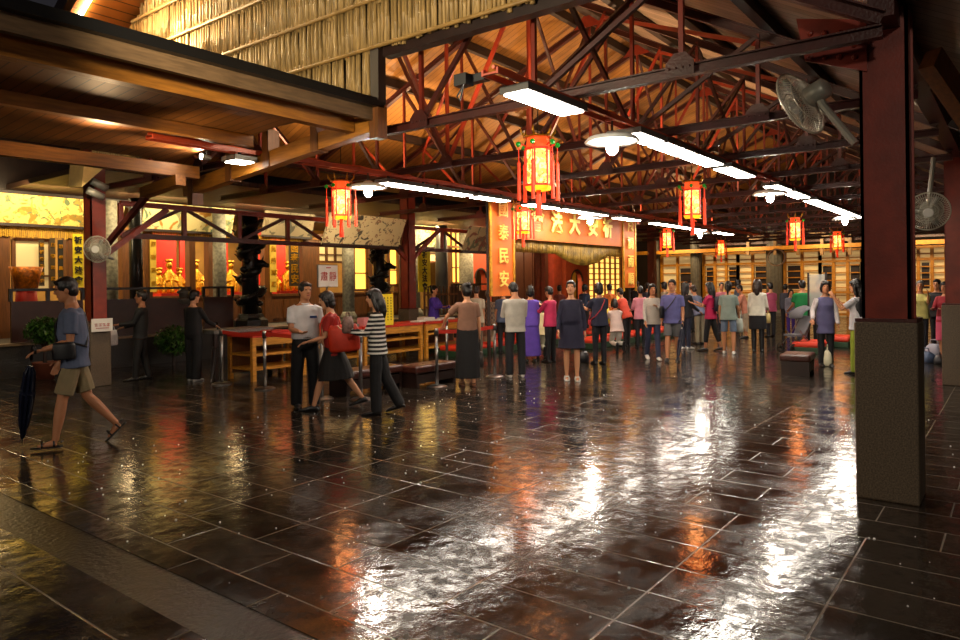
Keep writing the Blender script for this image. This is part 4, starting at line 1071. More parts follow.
# red kneeling cushions on green mats
M_rc = mat('red_orange_cushion', 'd8381a', .5, var=.15)
M_gm = mat('dark_green_cushion_base', '1c3a20', .6)
spots = []
for k in range(6): spots.append((12.2+1.15*k, 9.9))
for k in range(8): spots.append((13.2+1.3*k, 11.1))
for k in range(5): spots.append((15.4+1.25*k, 8.4))
q1 = G(812, 352); q2 = G(838, 346); spots += [(q1.x, q1.y), (q2.x, q2.y)]
base = None
for i, (x, y) in enumerate(spots):
    if base is None:
        base = empty('kneeling_cushion', (x, y, 0)); 
        o = MB().box((0, 0, .19), (1.0, .62, .12)).build('red_pad', M_rc, base); bevel(o, .05, 3)
        o = MB().box((0, 0, .07), (1.02, .64, .14)).build('green_base', M_gm, base); bevel(o, .015, 2)
        t = base
    else: t = copy_tree(base); t.location = (x, y, 0)
    row = 'front' if i < 6 else 'rear' if i < 14 else 'right' if i < 19 else 'lone'
    j = i if i < 6 else i-6 if i < 14 else i-14 if i < 19 else i-19
    lab = 'red kneeling cushion on green base in the %s row of worshippers, %s from the left' % (row, ORD[j])
    if row == 'lone': lab = ['red kneeling cushion on the floor behind the woman in the long vest', 'red kneeling cushion right of the woman in the long vest'][j]
    tag(t, lab, 'cushion', 'red kneeling cushions')
# translucent acrylic notice board on post
p = G(818, 352); t = empty('acrylic_board', p); tag(t, 'upright clear acrylic board on dark posts left of the woman in the long vest', 'board')
s_ = 1.0/depth_scale(p)
MB().box((p.x, p.y, 1.25), (.02, .34, .95)).part('clear_sheet', mat('clear_acrylic', 'd8d8d0', .15, alpha=.35), t)
for dy in (-.18, .18): MB().box((p.x, p.y+dy, .88), (.04, .04, 1.76)).part('post', M_dark, t)
MB().box((p.x, p.y, .02), (.3, .5, .04)).part('foot', M_dark, t)
# stroller
p = G(797, 352); t = empty('stroller', p, 1.0, 'grey stroller with dark wheels beside the square stool', 'stroller')
for sx in (-.2, .2):
    for sy in (-.25, .28):
        w = MB().ring((sx, sy, .1), .09, .018, (1, 0, 0), 18, 6); w.tube([(sx-.02, sy, .1), (sx+.02, sy, .1)], .03, 8)
        for k in range(5): w.tube([(sx, sy, .1), (sx, sy+.09*cos(k*1.256), .1+.09*sin(k*1.256))], .005, 4)
        w.build('wheel', M_black, t)
m = MB()
for sx in (-.2, .2):
    m.tube([(sx, .28, .1), (sx, -.1, .5), (sx, -.38, .98)], .013, 7); m.tube([(sx, -.25, .1), (sx, .12, .5)], .013, 7)
m.tube([(-.2, -.38, .98), (.2, -.38, .98)], .016, 8); m.build('frame', M_steel, t)
MB().loft([[Vector((x, y, z)) for x, y, z in r] for r in ([(-.18, .2, .36), (.18, .2, .36), (.18, .2, .4), (-.18, .2, .4)], [(-.18, -.1, .34), (.18, -.1, .34), (.18, -.08, .4), (-.18, -.08, .4)], [(-.17, -.32, .8), (.17, -.32, .8), (.17, -.28, .8), (-.17, -.28, .8)])]).build('seat', mat('grey_stroller_cloth', '6a6a70', .8), t)
mc = MB(); rr = []
for k in range(7):
    a = PI*.05+PI*.5*k/6; rr.append([Vector((x*.2, -.3+.36*sin(a)*(.9+.1*math.sqrt(1-x*x*.9)), .78+.26*cos(a)*math.sqrt(max(.02, 1-x*x*.5)))) for x in (-1, -.6, -.2, .2, .6, 1)])
mc.loft(rr, cap=False, closed=False); o = mc.build('canopy', MATS['grey_stroller_cloth'], t, smooth=True); o.modifiers.new('s', 'SOLIDIFY').thickness = .012
# bags on the floor at right
def bag(p, w, d, h, mt, label, rz=0, nm='bag', cat='bag', strap=True, grp=None):
    t = empty(nm, p, rz, label, cat, grp)
    m = MB(); rings = []
    for z, k in ((0, .85), (.06, 1), (.5, 1.0), (.8, .82), (1, .5)):
        rings.append([Vector((w/2*k*(abs(cos(a))**.6)*(1 if cos(a) > 0 else -1), d/2*k*(abs(sin(a))**.6)*(1 if sin(a) > 0 else -1), h*z)) for a in [2*PI*q/16 for q in range(16)]])
    m.loft(rings); m.build('bag_body', mt, t, smooth=True)
    if strap: MB().tube([(-w*.3, 0, h*.85), (-w*.2, 0, h*1.35), (w*.2, 0, h*1.35), (w*.3, 0, h*.85)], .012, 6).build('handle', mt, t)
    return t
M_bagb = mat('black_bag', '16151a', .5)
bag(G(946, 352), .4, .25, .34, mat('purple_bag', '3a2a6a', .5), 'purple bag on the floor at the right edge', .3)
bag(G(925, 362), .4, .25, .2, mat('blue_grey_bag', '4a5a78', .6), 'blue grey bag on the floor right of the big pillar', .8)
bag(G(940, 364), .35, .2, .16, M_bagb, 'black bag on the floor right of the big pillar', .1)
bag(G(934, 356), .3, .25, .25, mat('white_print_bag', '9a9aa8', .6), 'pale patterned bag among the bags at the right', 1.2)
bag(G(828, 366), .16, .16, .3, mat('cream_bottle', 'c8c4a8', .5), 'cream coloured jug on the floor by the woman in the long vest', 0, 'jug', 'jug')
bag(G(584, 362), .3, .2, .22, M_bagb, 'black bag on the floor left of the woman with the red strap', .4)
# ------------------------------------------------------------------ people
def cmat(hexc, rough=.8, name=None):
    nm = name or 'cloth_'+hexc
    return MATS.get(nm) or mat(nm, hexc, rough, var=.22, vscale=7, bump=.35, bscale=9)
SKIN = {k: mat('skin_'+k, v, .5, var=.12, vscale=6) for k, v in (('a', 'b57a54'), ('b', 'c9906a'), ('c', '9a6444'))}
M_hair = mat('black_hair', '0e0b0a', .35, var=.3, vscale=30, stretch=(4, 4, .5), bump=.4, bscale=40)
M_hairg = mat('grey_hair', '8a8480', .5, var=.3, vscale=30)
M_hairb = mat('brown_hair', '2a1810', .4, var=.3, vscale=30, stretch=(4, 4, .5))
M_eye = mat('dark_eye', '0a0808', .2)
M_lip = mat('lips', '8a3a30', .5)
def rem(o, vox, it=3, fac=.5):
    r = o.modifiers.new('remesh', 'REMESH'); r.mode = 'VOXEL'; r.voxel_size = vox; r.use_smooth_shade = True
    s = o.modifiers.new('smooth', 'SMOOTH'); s.factor = fac; s.iterations = it
    return o
def person(px, py, h, face, label, group=None, sex='f', skin='a', lean=0, legs=((0, 0), (0, 0)), arms=((0, 5, 8), (0, 5, 8)),
           top='888888', sleeve='short', bottom='222222', kind='trousers', blen=None, hair='bob', hcol=None, shoes='black', head=(0, 0), hem=None,
           waist_in=0.0, vox=.011, belly=0, glasses=False, topmat=None, botmat=None, extra=None, spread=0, wide=0.0, pos=None, z0=0.0, sandals=False, collar=None):
    """legs: (thigh forward deg, knee flex deg) left, right; arms: (forward, outward, elbow flex[, inward]) left, right.
       face: 0 = away from camera, 90 = to picture right, 180 = towards the camera, -90 = to picture left"""
    p = pos or G(px, py, z0); vd = math.atan2(p.y, p.x)
    rz = vd - R_(face) - PI/2
    S = h/1.7; t = empty('person', (0, 0, 0), rz, label, 'person', group)
    L = R_(lean); U = Vector((0, sin(L), cos(L))); FW = Vector((0, cos(L), -sin(L))); X = Vector((1, 0, 0))
    P0 = Vector((0, 0, 0))
    # --- skeleton
    J = {}
    low = 1e9
    for i, s in enumerate((-1, 1)):
        a, k = R_(legs[i][0]), R_(legs[i][1]); sp = R_(spread + (legs[i][2] if len(legs[i]) > 2 else 0))
        hip = P0 + X*(s*.085)
        kn = hip + Vector((s*sin(sp)*.42, sin(a)*.42*cos(sp), -cos(a)*.42*cos(sp)))
        b = a-k
        an = kn + Vector((0, sin(b)*.40, -cos(b)*.40))
        fa = b + PI/2 if k < 60 else b + PI*.55*1
        fp = R_(legs[i][3]) if len(legs[i]) > 3 else None
        if fp is None:
            fp = 0 if k < 25 else -(k-R_(25))*.8      # heel lifts when the knee bends
            if k > R_(60): fp = b + PI/2 - PI*.35 - PI/2
        fd = Vector((0, cos(fp), sin(fp))); fu = Vector((0, -sin(fp), cos(fp)))
        heel = an - fu*.065 - fd*.05; toe = heel + fd*.235
        J[i] = (hip, kn, an, fd, fu, heel, toe)
        low = min(low, heel.z, toe.z, kn.z-.055)
    up = -low
    off = Vector((0, 0, up))
    J = {i: tuple(v+off if n in (0, 1, 2, 5, 6) else v for n, v in enumerate(J[i])) for i in J}
    P0 = off
    sh = .172 if sex == 'm' else .148
    def tor(s, hw, hd, yo, infl=0.0, n=20, flat=2.3):
        c = P0 + U*s + FW*yo; r = []
        for k in range(n):
            a = 2*PI*k/n; cx, sx = cos(a), sin(a); e = 2/flat
            r.append(c + X*((hw+infl)*abs(cx)**e*(1 if cx >= 0 else -1)) + FW*((hd+infl)*abs(sx)**e*(1 if sx >= 0 else -1)))
        return r
    if sex == 'm':
        TR = [(-.09, .13, .09, 0), (0, .158, .105, 0), (.12, .15, .10+belly, belly*.4), (.22, .148, .102+belly, .0+belly*.4), (.33, .168, .112, .005), (.42, .176, .10, 0), (.465, .15, .078, -.005), (.50, .085, .062, -.008), (.53, .056, .056, -.005)]
    else:
        TR = [(-.09, .14, .10, 0), (0, .165, .11, -.005), (.12, .138, .092+belly, belly*.4), (.2, .122+belly*.5, .086+belly, belly*.4), (.32, .138, .108, .012), (.41, .147, .088, 0), (.455, .13, .07, -.005), (.49, .07, .055, -.008), (.52, .048, .048, -.005)]
    # --- head frame
    yw, pt = R_(head[0]), R_(head[1])
    HC = P0 + U*.545 + FW*.0
    HM = Matrix.Rotation(-yw, 3, 'Z') @ Matrix.Rotation(-L*.6 + pt, 3, 'X')
    hc = HC + HM @ Vector((0, .018, .125))
    def hp(x, y, z): return hc + HM @ Vector((x, y, z))
    body = MB()
    body.loft([tor(s, a, b, c) for s, a, b, c in TR])
    body.tube([P0+U*.48, P0+U*.53, hp(0, -.02, -.07)], [.056, .05 if sex == 'f' else .057, .05 if sex == 'f' else .056], 12)
    hr_ = []
    for z, w, d, y in ((-.115, .025, .028, .045), (-.10, .045, .05, .032), (-.07, .06, .07, .015), (-.03, .068, .085, .003), (.01, .072, .092, -.002), (.05, .075, .095, -.004), (.085, .066, .083, -.006), (.108, .042, .055, -.008), (.118, .012, .016, -.008)):
        hr_.append([hp(w*cos(2*PI*k/16), y+d*sin(2*PI*k/16), z) for k in range(16)])
    body.loft(hr_)
    body.tube([hp(0, .085, .02), hp(0, .105, -.018), hp(0, .09, -.028)], [.008, .015, .012], 8)
    body.tube([hp(-.04, .078, .036), hp(0, .088, .036), hp(.04, .078, .036)], [.008, .009, .008], 6)
    for s in (-1, 1): body.ell(hp(s*.074, -.005, -.005), (.012, .02, .03), 8, 6, HM)
    AR = {}
    for i, s in enumerate((-1, 1)):
        fw, ab, el = [R_(v) for v in arms[i][:3]]; inw = R_(arms[i][3]) if len(arms[i]) > 3 else 0
        so = P0 + U*.435 + X*(s*(sh-.005))
        fw2 = fw - 0*L
        ud = Vector((s*sin(ab), sin(fw2)*cos(ab), -cos(fw2)*cos(ab)))
        elb = so + ud*.275
        g = fw2+el; dd = Vector((-s*sin(inw)+s*sin(ab)*.3, sin(g)*cos(inw), -cos(g)*cos(inw))).normalized()
        wr = elb + dd*.235
        AR[i] = (so, elb, wr, dd)
        ka = 1.0 if sex == 'm' else .84
        body.tube([so+X*(-s*.04)-U*.012, so-U*.008, (so+elb)/2, elb, elb+dd*.06, wr-dd*.03, wr], [.04*ka, .044*ka, .044*ka, .036*ka, .039*ka, .026*ka, .025*ka], 10)
        # palm, four curled fingers, thumb
        side = dd.cross(Vector((0, 0, 1)))
        side = side.normalized() if side.length > .2 else Vector((0, 1, 0))
        if abs(dd.z) > .75: side = Vector((0, 1, 0)) - dd*dd.y; side.normalize()
        nrm = dd.cross(side).normalized()
        if nrm.dot(X*(-s)) < 0: nrm = -nrm
        Mh = Matrix((side, dd, nrm)).transposed()
        body.ell(wr+dd*.048, (.037, .052, .017), 10, 7, Mh)
        for q in range(4):
            fl = (.062, .072, .068, .052)[q]; b0 = wr+dd*.085+side*(.027-.018*q)
            body.tube([b0-dd*.02, b0+dd*fl*.4+nrm*.006, b0+dd*fl*.75+nrm*.02, b0+dd*fl*.95+nrm*.036], [.0095, .009, .0085, .007], 6)
        b0 = wr+dd*.025+side*.03
        body.tube([b0, b0+side*.025+dd*.025+nrm*.01, b0+side*.032+dd*.055+nrm*.02], [.012, .0105, .0085], 6)
    kl = 1.0 if sex == 'm' else .95
    for i in (0, 1):
        hip, kn, an, fd, fu, heel, toe = J[i]
        dn = (an-kn).normalized(); bk = Vector((0, -dn.z, dn.y))
        body.tube([hip+Vector((0, 0, .05)), hip+(kn-hip)*.1, hip+(kn-hip)*.5, kn, kn+dn*.1, kn+dn*.2, an-dn*.05, an], [.088*kl, .086*kl, .07*kl, .05*kl, .052*kl, .048*kl, .033*kl, .032*kl], 12)
        body.tube([heel+fu*.03+fd*.035, heel+fu*.036+fd*.09, heel+fu*.024+fd*.15, heel+fu*.016+fd*.2], ([.024, .026, .02, .012] if shoes and not sandals else [.03, .034, .026, .016]), 8)
    b = rem(body.build('body', SKIN[skin], t), vox, 2, .4)
    b['label'] = 'skin of the figure'
    objs = [b]
    # --- clothes
    tm = topmat or cmat(top)
    shm = MB()
    dress = kind == 'dress'
    hems = hem if hem is not None else -.1
    rows = [(s, a, bb, c) for s, a, bb, c in TR if s >= hems+.03 and s < .49]
    first = (hems, rows[0][1]*1.0+.004, rows[0][2]+.004, rows[0][3])
    loose = .014 if not waist_in else waist_in
    rr = [tor(first[0], first[1], first[2], first[3], loose+.012)]
    for s, a, bb, c in rows:
        ex = .018 if .1 < s < .25 else 0
        rr.append(tor(s, a+ex, bb+ex*.7, c, loose))
    if rows[-1][0] < .46: pass
    rr.append(tor(.49 if sex == 'm' else .48, .075, .062, -.006, .006))
    shm.loft(rr)
    if dress:
        z1 = blen if blen else -.42
        yk = (J[0][1].y+J[1][1].y)/2*.5; sw = abs(J[0][1].y-J[1][1].y)*.42
        shm.loft([tor(.15, .15, .10, 0, .02), tor(0, .175, .12, 0, .022), [v+Vector((0, yk*.5, 0)) for v in tor(z1*.5, .19, .13+sw*.5, 0, .02)], [v+Vector((0, yk, 0)) for v in tor(z1, .215, .14+sw, 0, .02)]])
    if sleeve != 'none':
        for i, s in enumerate((-1, 1)):
            so, elb, wr, dd = AR[i]; ka = 1.0 if sex == 'm' else .9
            a0 = so+X*(-s*.045)+U*.012
            if sleeve == 'short':
                e = so+(elb-so)*.72; shm.tube([a0-U*.006, so-U*.004, e], [.056*ka, .066*ka, .064*ka], 12)
            elif sleeve == 'mid':
                shm.tube([a0, so, elb, elb+dd*.04], [.062*ka, .066*ka, .06*ka, .058*ka], 12)
            else:
                shm.tube([a0-U*.006, so-U*.005, (so+elb)/2, elb, elb+dd*.1, wr-dd*.01], [.056*ka, .064*ka, .056*ka, .05*ka, .046*ka, .038*ka], 12)
    objs.append(rem(shm.build('dress' if dress else 'shirt', tm, t), vox, 3))
    if collar:
        c = MB(); c.ring(P0+U*.495-FW*.004, .058 if sex == 'm' else .05, .014, U+FW*.25, 20, 6); c.build('collar', cmat(collar), t, smooth=True)
    bm_ = botmat or cmat(bottom)
    if not dress:
        tr = MB()
        if kind in ('trousers', 'shorts', 'capri'):
            tr.loft([*([tor(.13, .142, .098, 0, .012)] if hems >= -.03 else []), (tor(.05, .155, .105, 0, .014) if hems >= -.03 else tor(.05, .148, .098, 0, 0)), tor(-.02, .16, .11, 0, .014 if hems >= -.03 else .0), tor(-.1, .125, .09, 0, .012)])
            for i, s in enumerate((-1, 1)):
                hip, kn, an, fd, fu, heel, toe = J[i]; dn = (an-kn).normalized()
                pts = [hip+Vector((0, 0, .05)), hip+(kn-hip)*.12, hip+(kn-hip)*.5]; rd = ([.084, .09, .083+wide*.4] if hems >= -.03 else [.07, .08, .08+wide*.4])
                if kind == 'shorts': pts.append(hip+(kn-hip)*.88); rd.append(.082+wide*.3)
                else:
                    pts += [kn, kn+dn*.12]; rd += [.064+wide*.7, .062+wide*.8]
                    if kind == 'capri': pts.append(kn+dn*.26); rd.append(.052+wide)
                    else: pts.append(an+dn*.025); rd.append(.053+wide)
                tr.tube(pts, rd, 12)
            nm = {'trousers': 'trousers', 'shorts': 'shorts', 'capri': 'trousers'}[kind]
        else:
            z1 = blen if blen else -.38
            yk = (J[0][1].y+J[1][1].y)/2; sw = abs(J[0][1].y-J[1][1].y)*.45
            if z1 < -.6: yk *= .6
            rr = [tor(.13, .14, .095, 0, .012), tor(.0, .165, .11, 0, .014), [v+Vector((0, yk*.5, 0)) for v in tor(z1*.5, .175+wide*.4, .12+sw*.5, 0, .015)],
                  [v+Vector((0, yk*.8, 0)) for v in tor(z1, .175+wide, .12+sw*.9, 0, .015)]]
            tr.loft(rr); nm = 'skirt'
        objs.append(rem(tr.build(nm, bm_, t), vox, 3))
    # --- shoes
    if shoes:
        sm = {'black': mat('black_shoe', '0d0d0f', .4), 'white': mat('white_shoe', 'c8c6c0', .6), 'brown': mat('brown_shoe', '5a2c18', .5)}[shoes]
        for i in (0, 1):
            hip, kn, an, fd, fu, heel, toe = J[i]; m = MB(); rr = []
            for q, w, hh in ((-.015, .022, .04), (.012, .038, .075), (.07, .038, .085), (.12, .042, .068), (.18, .048, .05), (.225, .038, .038), (.255, .015, .024)):
                if sandals: hh = min(hh, .022)
                c = heel+fd*q
                rr.append([c+X*(w*cos(2*PI*k/12))+fu*(hh/2+hh/2*sin(2*PI*k/12)-.004) for k in range(12)])
            m.loft(rr)
            if sandals:
                for q, r in ((.06, .04), (.16, .044)):
                    c = heel+fd*q+fu*.012
                    m.tube([c+X*(r*cos(PI*k/8))+fu*(.058*(1 if q > .1 else 1.15)*sin(PI*k/8)) for k in range(9)], .009, 6)
                m.tube([heel+fu*.05-X*.034, heel+fu*.055-fd*.012, heel+fu*.05+X*.034], .009, 6)
            objs.append(m.build('sandal' if sandals else 'shoe', sm, t, smooth=True))
    # --- hair
    hm = MB(); hmat = hcol or M_hair
    hm.ell(hp(0, -.012, .036), (.086, .1, .1), 16, 10, HM)
    if hair != 'thin': hm.ell(hp(0, .022, .078), (.07, .066, .045), 14, 8, HM)
    if hair != 'thin': hm.tube([hp(-.06, .05, .078), hp(0, .078, .086), hp(.06, .05, .078)], [.018, .02, .018], 8)
    if hair in ('bob', 'long', 'pony', 'bun'):
        hm.ell(hp(0, -.035, -.005), (.086, .08, .11), 14, 9, HM)
        hm.tube([hp(-.068, .05, .06), hp(-.035, .08, .072), hp(.035, .08, .072), hp(.068, .05, .06)], [.02, .022, .022, .02], 8)
    if hair == 'bob':
        for s in (-1, 1): hm.tube([hp(s*.066, .02, .05), hp(s*.082, .015, -.02), hp(s*.075, .005, -.095)], [.026, .026, .018], 8)
        hm.ell(hp(0, -.05, -.06), (.08, .06, .075), 12, 8, HM)
    if hair == 'long':
        for s in (-1, 1): hm.tube([hp(s*.066, .015, .05), hp(s*.082, .0, -.03), hp(s*.082, -.02, -.13), hp(s*.07, -.04, -.22)], [.026, .03, .03, .015], 8)
        hm.tube([hp(0, -.05, .02), hp(0, -.075, -.1), hp(0, -.085, -.2), hp(0, -.08, -.29)], [.07, .075, .062, .03], 12)
    if hair == 'pony':
        hm.tube([hp(0, -.09, .05), hp(0, -.14, .02), hp(0, -.145, -.08), hp(0, -.12, -.2)], [.025, .035, .032, .012], 8)
    if hair == 'bun': hm.ell(hp(0, -.1, .09), .045, 12, 8)
    if hair == 'thin':
        hm = MB(); hm.ell(hp(0, -.02, .022), (.08, .095, .1), 16, 10, HM)
    if hair == 'short': hm.ell(hp(0, -.04, -.01), (.079, .07, .08), 12, 8, HM)
    o = hm.build('hair', hmat, t); rem(o, max(.008, vox*.8), 2, .4); objs.append(o)
    for s in (-1, 1): objs.append(MB().ell(hp(s*.028, .082, .016), (.012, .008, .007), 8, 6, HM).build('eye', M_eye, t, smooth=True))
    objs.append(MB().ell(hp(0, .086, -.055), (.022, .008, .008), 10, 6, HM).build('mouth', M_lip, t, smooth=True))
    if glasses:
        g = MB()
        for s in (-1, 1):
            g.ring(hp(s*.032, .1, .014), .024, .0025, HM @ Vector((0, 1, 0)), 16, 5); g.tube([hp(s*.056, .1, .02), hp(s*.078, .0, .015)], .0025, 5)
        g.tube([hp(-.01, .103, .018), hp(.01, .103, .018)], .0025, 5)
        objs.append(g.build('glasses', M_black, t))
    t.location = p; t.scale = (1, 1, 1)
    for o in objs:
        if S != 1:
            o.data.transform(Matrix.Scale(S, 4))
            if o.modifiers.get('remesh'): o.modifiers['remesh'].voxel_size *= S
    W = Matrix.Translation(p) @ Matrix.Rotation(rz, 4, 'Z') @ Matrix.Scale(S, 4)
    return dict(obj=t, W=W, P0=P0, U=U, FW=FW, AR=AR, J=J, hc=hc, S=S, wp=lambda v: (W @ Vector(v)))
def strap_bag(P, side, label, m, w=.24, hgt=.2, d=.09, drop=.0, fwd=.0, cross=True, nm='shoulder_bag'):
    """bag on the hip, its strap over the opposite (cross) shoulder"""
    W = P['W']; P0, U, FW = P['P0'], P['U'], P['FW']; X = Vector((1, 0, 0))
    c = P0 + X*(side*.2) + FW*fwd + U*(-.02-drop)
    t = empty(nm, W @ (c-U*hgt/2)); tag(t, label, 'bag', 'bags carried by visitors'); rot = W.to_3x3()
    def loc(v): return (W @ v) - t.location
    b = MB(); b.xf = None
    rr = []
    for q, k in ((-.5, .9), (-.4, 1), (.3, 1), (.5, .85)):
        rr.append([loc(c+U*(hgt*q)+FW*(w/2*k*cos(2*PI*n/14))+X*(d/2*k*sin(2*PI*n/14))) for n in range(14)])
    b.loft(rr); o = b.build('bag_body', m, t, smooth=True)
    s2 = -side if cross else side
    sh_ = P0+U*.475+X*(s2*.09)
    r = .165
    pts = [c+U*hgt*.45+FW*w*.3, P0+U*.15+X*(side*.13)+FW*r*.85, P0+U*.33+X*(s2*.02 if cross else side*.1)+FW*r*.88, P0+U*.43+X*(s2*.08)+FW*.1, sh_+U*.02, P0+U*.42+X*(s2*.07)-FW*.11, P0+U*.25+X*(side*.02 if cross else side*.1)-FW*.13, P0+U*.1+X*(side*.15)-FW*.11, c+U*hgt*.45-FW*w*.3]
    MB().tube([loc(v) for v in pts], .012, 6).build('strap', m, t, smooth=True)
    return t
def backpack(P, label, m, w=.27, hgt=.36, d=.13):
    W = P['W']; P0, U, FW = P['P0'], P['U'], P['FW']; X = Vector((1, 0, 0)); c = P0+U*.27-FW*(.115+d/2)
    t = empty('backpack', W @ (c-U*hgt/2)); tag(t, label, 'bag', 'bags carried by visitors')
    loc = lambda v: (W @ v) - t.location
    b = MB(); rr = []
    for q, k in ((-.5, .85), (-.42, 1), (.2, 1), (.42, .85), (.5, .55)):
        rr.append([loc(c+U*(hgt*q)+X*(w/2*k*abs(cos(a))**.7*(1 if cos(a) > 0 else -1))+FW*(d/2*k*abs(sin(a))**.7*(1 if sin(a) > 0 else -1))) for a in [2*PI*n/16 for n in range(16)]])
    b.loft(rr); b.build('bag_body', m, t, smooth=True)
    for s in (-1, 1):
        MB().tube([loc(c+U*hgt*.4+X*(s*.07)+FW*.06), loc(P0+U*.485+X*(s*.1)), loc(P0+U*.4+X*(s*.12)+FW*.13), loc(P0+U*.22+X*(s*.13)+FW*.12), loc(c-U*hgt*.35+X*(s*.11)+FW*.06)], .016, 6).build('shoulder_strap', m, t, smooth=True)
    MB().box(loc(c-U*.07-FW*(d/2+.01)), (w*.6, .03, hgt*.35), M=Matrix.Rotation(P['obj'].rotation_euler.z, 3, 'Z')).build('front_pocket', m, t)
    return t
def hand_bag(pt, w, hgt, d, m, label, rz=0, loop=.14, nm='hand_bag'):
    """hangs from the point pt (world)"""
    pt = Vector(pt); t = empty(nm, pt-Vector((0, 0, hgt+loop)), rz); tag(t, label, 'bag', 'bags carried by visitors')
    m1 = MB(); rr = []
    for z, k in ((0, .8), (.08, 1), (.6, 1.0), (1, .75)):
        rr.append([Vector((w/2*k*abs(cos(a))**.7*(1 if cos(a) > 0 else -1), d/2*k*abs(sin(a))**.7*(1 if sin(a) > 0 else -1), hgt*z)) for a in [2*PI*n/16 for n in range(16)]])
    m1.loft(rr); m1.build('bag_body', m, t, smooth=True)
    MB().tube([(-w*.28, 0, hgt*.95), (-w*.12, 0, hgt+loop), (w*.12, 0, hgt+loop), (w*.28, 0, hgt*.95)], .009, 6).build('handle', m, t)
    return t
def umbrella(top, tip, label, col, r=.055):
    """folded umbrella, handle at top, tip at the bottom"""
    top, tip = Vector(top), Vector(tip); d = (tip-top); L = d.length; d.normalize(); ref = Vector((0, 0, 1)) if abs(d.z) < .9 else Vector((1, 0, 0)); a = d.cross(ref).normalized(); b = d.cross(a)
    t = empty('folded_umbrella', tip); tag(t, label, 'umbrella', 'folded umbrellas')
    MB().tube([top+d*.02, tip], .006, 7).part('shaft', M_steel, t)
    MB().tube([top+d*.1, top, top-d*.04+a*.0, top-d*.07+a*.03, top-d*.05+a*.07, top-d*.01+a*.08], [.014]*6, 8).part('crook_handle', M_black, t, True)
    m = MB(); rr = []
    for q, k in ((.16, .35), (.22, .75), (.5, 1.0), (.75, .75), (.95, .22)):
        rr.append([top+d*(L*q) + (a*cos(2*PI*n/24)+b*sin(2*PI*n/24))*(r*k*(1.0 if n % 3 else .62)) for n in range(24)])
    m.loft(rr); m.part('canopy', col, t)
    MB().tube([top+d*(L*.42), top+d*(L*.44)], r*1.0, 12).part('closing_band', col, t)
    return t
M_navyu = mat('dark_blue_umbrella_cloth', '141a2e', .35, var=.2)
M_blacku = mat('black_umbrella_cloth', '0e0e12', .35)
M_bk = mat('black_nylon', '101014', .5)
# 1 man walking left with an umbrella, closest of all
P = person(76, 446, 1.74, -88, 'man in blue grey polo shirt and khaki shorts walking left with a folded umbrella', sex='m', skin='a', lean=3, legs=((15, 6, 0, 0), (-14, 26, 0, -45)), arms=((2, 3, 72), (4, 6, 20)),
       top='56617c', sleeve='short', bottom='8a7a58', kind='shorts', hair='short', shoes='black', sandals=True, glasses=True, head=(0, -8), vox=.008, belly=.015, wide=.02, collar='56617c')
wr = P['wp'](P['AR'][0][2]+P['AR'][0][3]*.09)
umbrella(wr+Vector((0, 0, .02)), G(22, 443, .04), 'black and blue folded umbrella held by the man in the polo shirt', M_navyu, .07)
strap_bag(P, -1, 'black sling bag on the hip of the man in the polo shirt', M_bk, .2, .17, .07, -.1, .08)
# 2 man in dark clothes with plastic bag
P = person(141, 380, 1.58, -85, 'man in dark jacket facing left and carrying a white plastic bag', sex='m', skin='c', legs=((8, 4), (-6, 6)), arms=((30, 4, 55), (22, 4, 50)), top='101012', sleeve='long', bottom='0e0e10', hair='short', head=(0, 2), vox=.012, lean=-3)
wr = P['wp'](P['AR'][0][2]+P['AR'][0][3]*.1)
hand_bag(wr, .24, .26, .1, mat('white_plastic_bag', 'b8b4b4', .4, var=.2, vscale=9, bump=.5), 'crumpled white plastic bag in the hand of the man in the dark jacket', .5, .08, 'plastic_bag')
# 3 person in black, white shoes
P = person(194, 381, 1.58, 40, 'person in black top and wide black trousers seen from behind, white shoes', sex='f', skin='b', legs=((3, 3), (-2, 3)), arms=((10, 8, 25), (35, 8, 30)), top='0c0c0e', sleeve='long', bottom='0b0b0d', kind='trousers', wide=.035, hair='short', shoes='white', head=(20, -5), hem=-.02, vox=.012)
wr = P['wp'](P['AR'][1][2]+P['AR'][1][3]*.08)
umbrella(wr+Vector((0, 0, .03)), G(211, 384)+Vector((0, 0, .03)), 'black folded umbrella held by the person in black', M_blacku, .05)
# 4 guard
P = person(306, 408, 1.68, 168, 'guard in white short sleeved uniform shirt and black trousers', sex='m', skin='a', legs=((3, 2), (-4, 3)), arms=((6, 8, 22), (14, 6, 70, 20)), top='d4d2d4', sleeve='short', bottom='0e0e12', hair='short', head=(-14, 0), vox=.009, wide=.022, hem=.04, collar='d4d2d4', spread=3)
t = MB().box((0, 0, 0), (.09, .012, .03)).build('name_badge', mat('badge_blue', '2a3a6a', .4), P['obj']); t.location = (-.08*1, .135, (P['P0'].z+.33)*P['S'])
MB().tube([P['P0']*P['S']+Vector((.15*cos(a), .115*sin(a), .055)) for a in [2*PI*k/24 for k in range(25)]], .016, 6).build('belt', M_black, P['obj'])
# 5 woman in red
P = person(334, 409, 1.6, -88, 'woman with black bob in red t-shirt and black skirt striding left past the guard', sex='f', skin='b', lean=4, legs=((22, 6), (-22, 14, 0, -12)), arms=((15, 4, 60), (-5, 6, 70)), top='a01c10', sleeve='short', bottom='14100f', kind='skirt', blen=-.42, wide=.05, hair='bob', head=(0, -8), vox=.009, shoes='black')
strap_bag(P, -1, 'large orange red shoulder bag on the back of the woman in red', mat('orange_red_bag', 'd03414', .5, var=.2), .42, .36, .16, -.16, -.16, False)
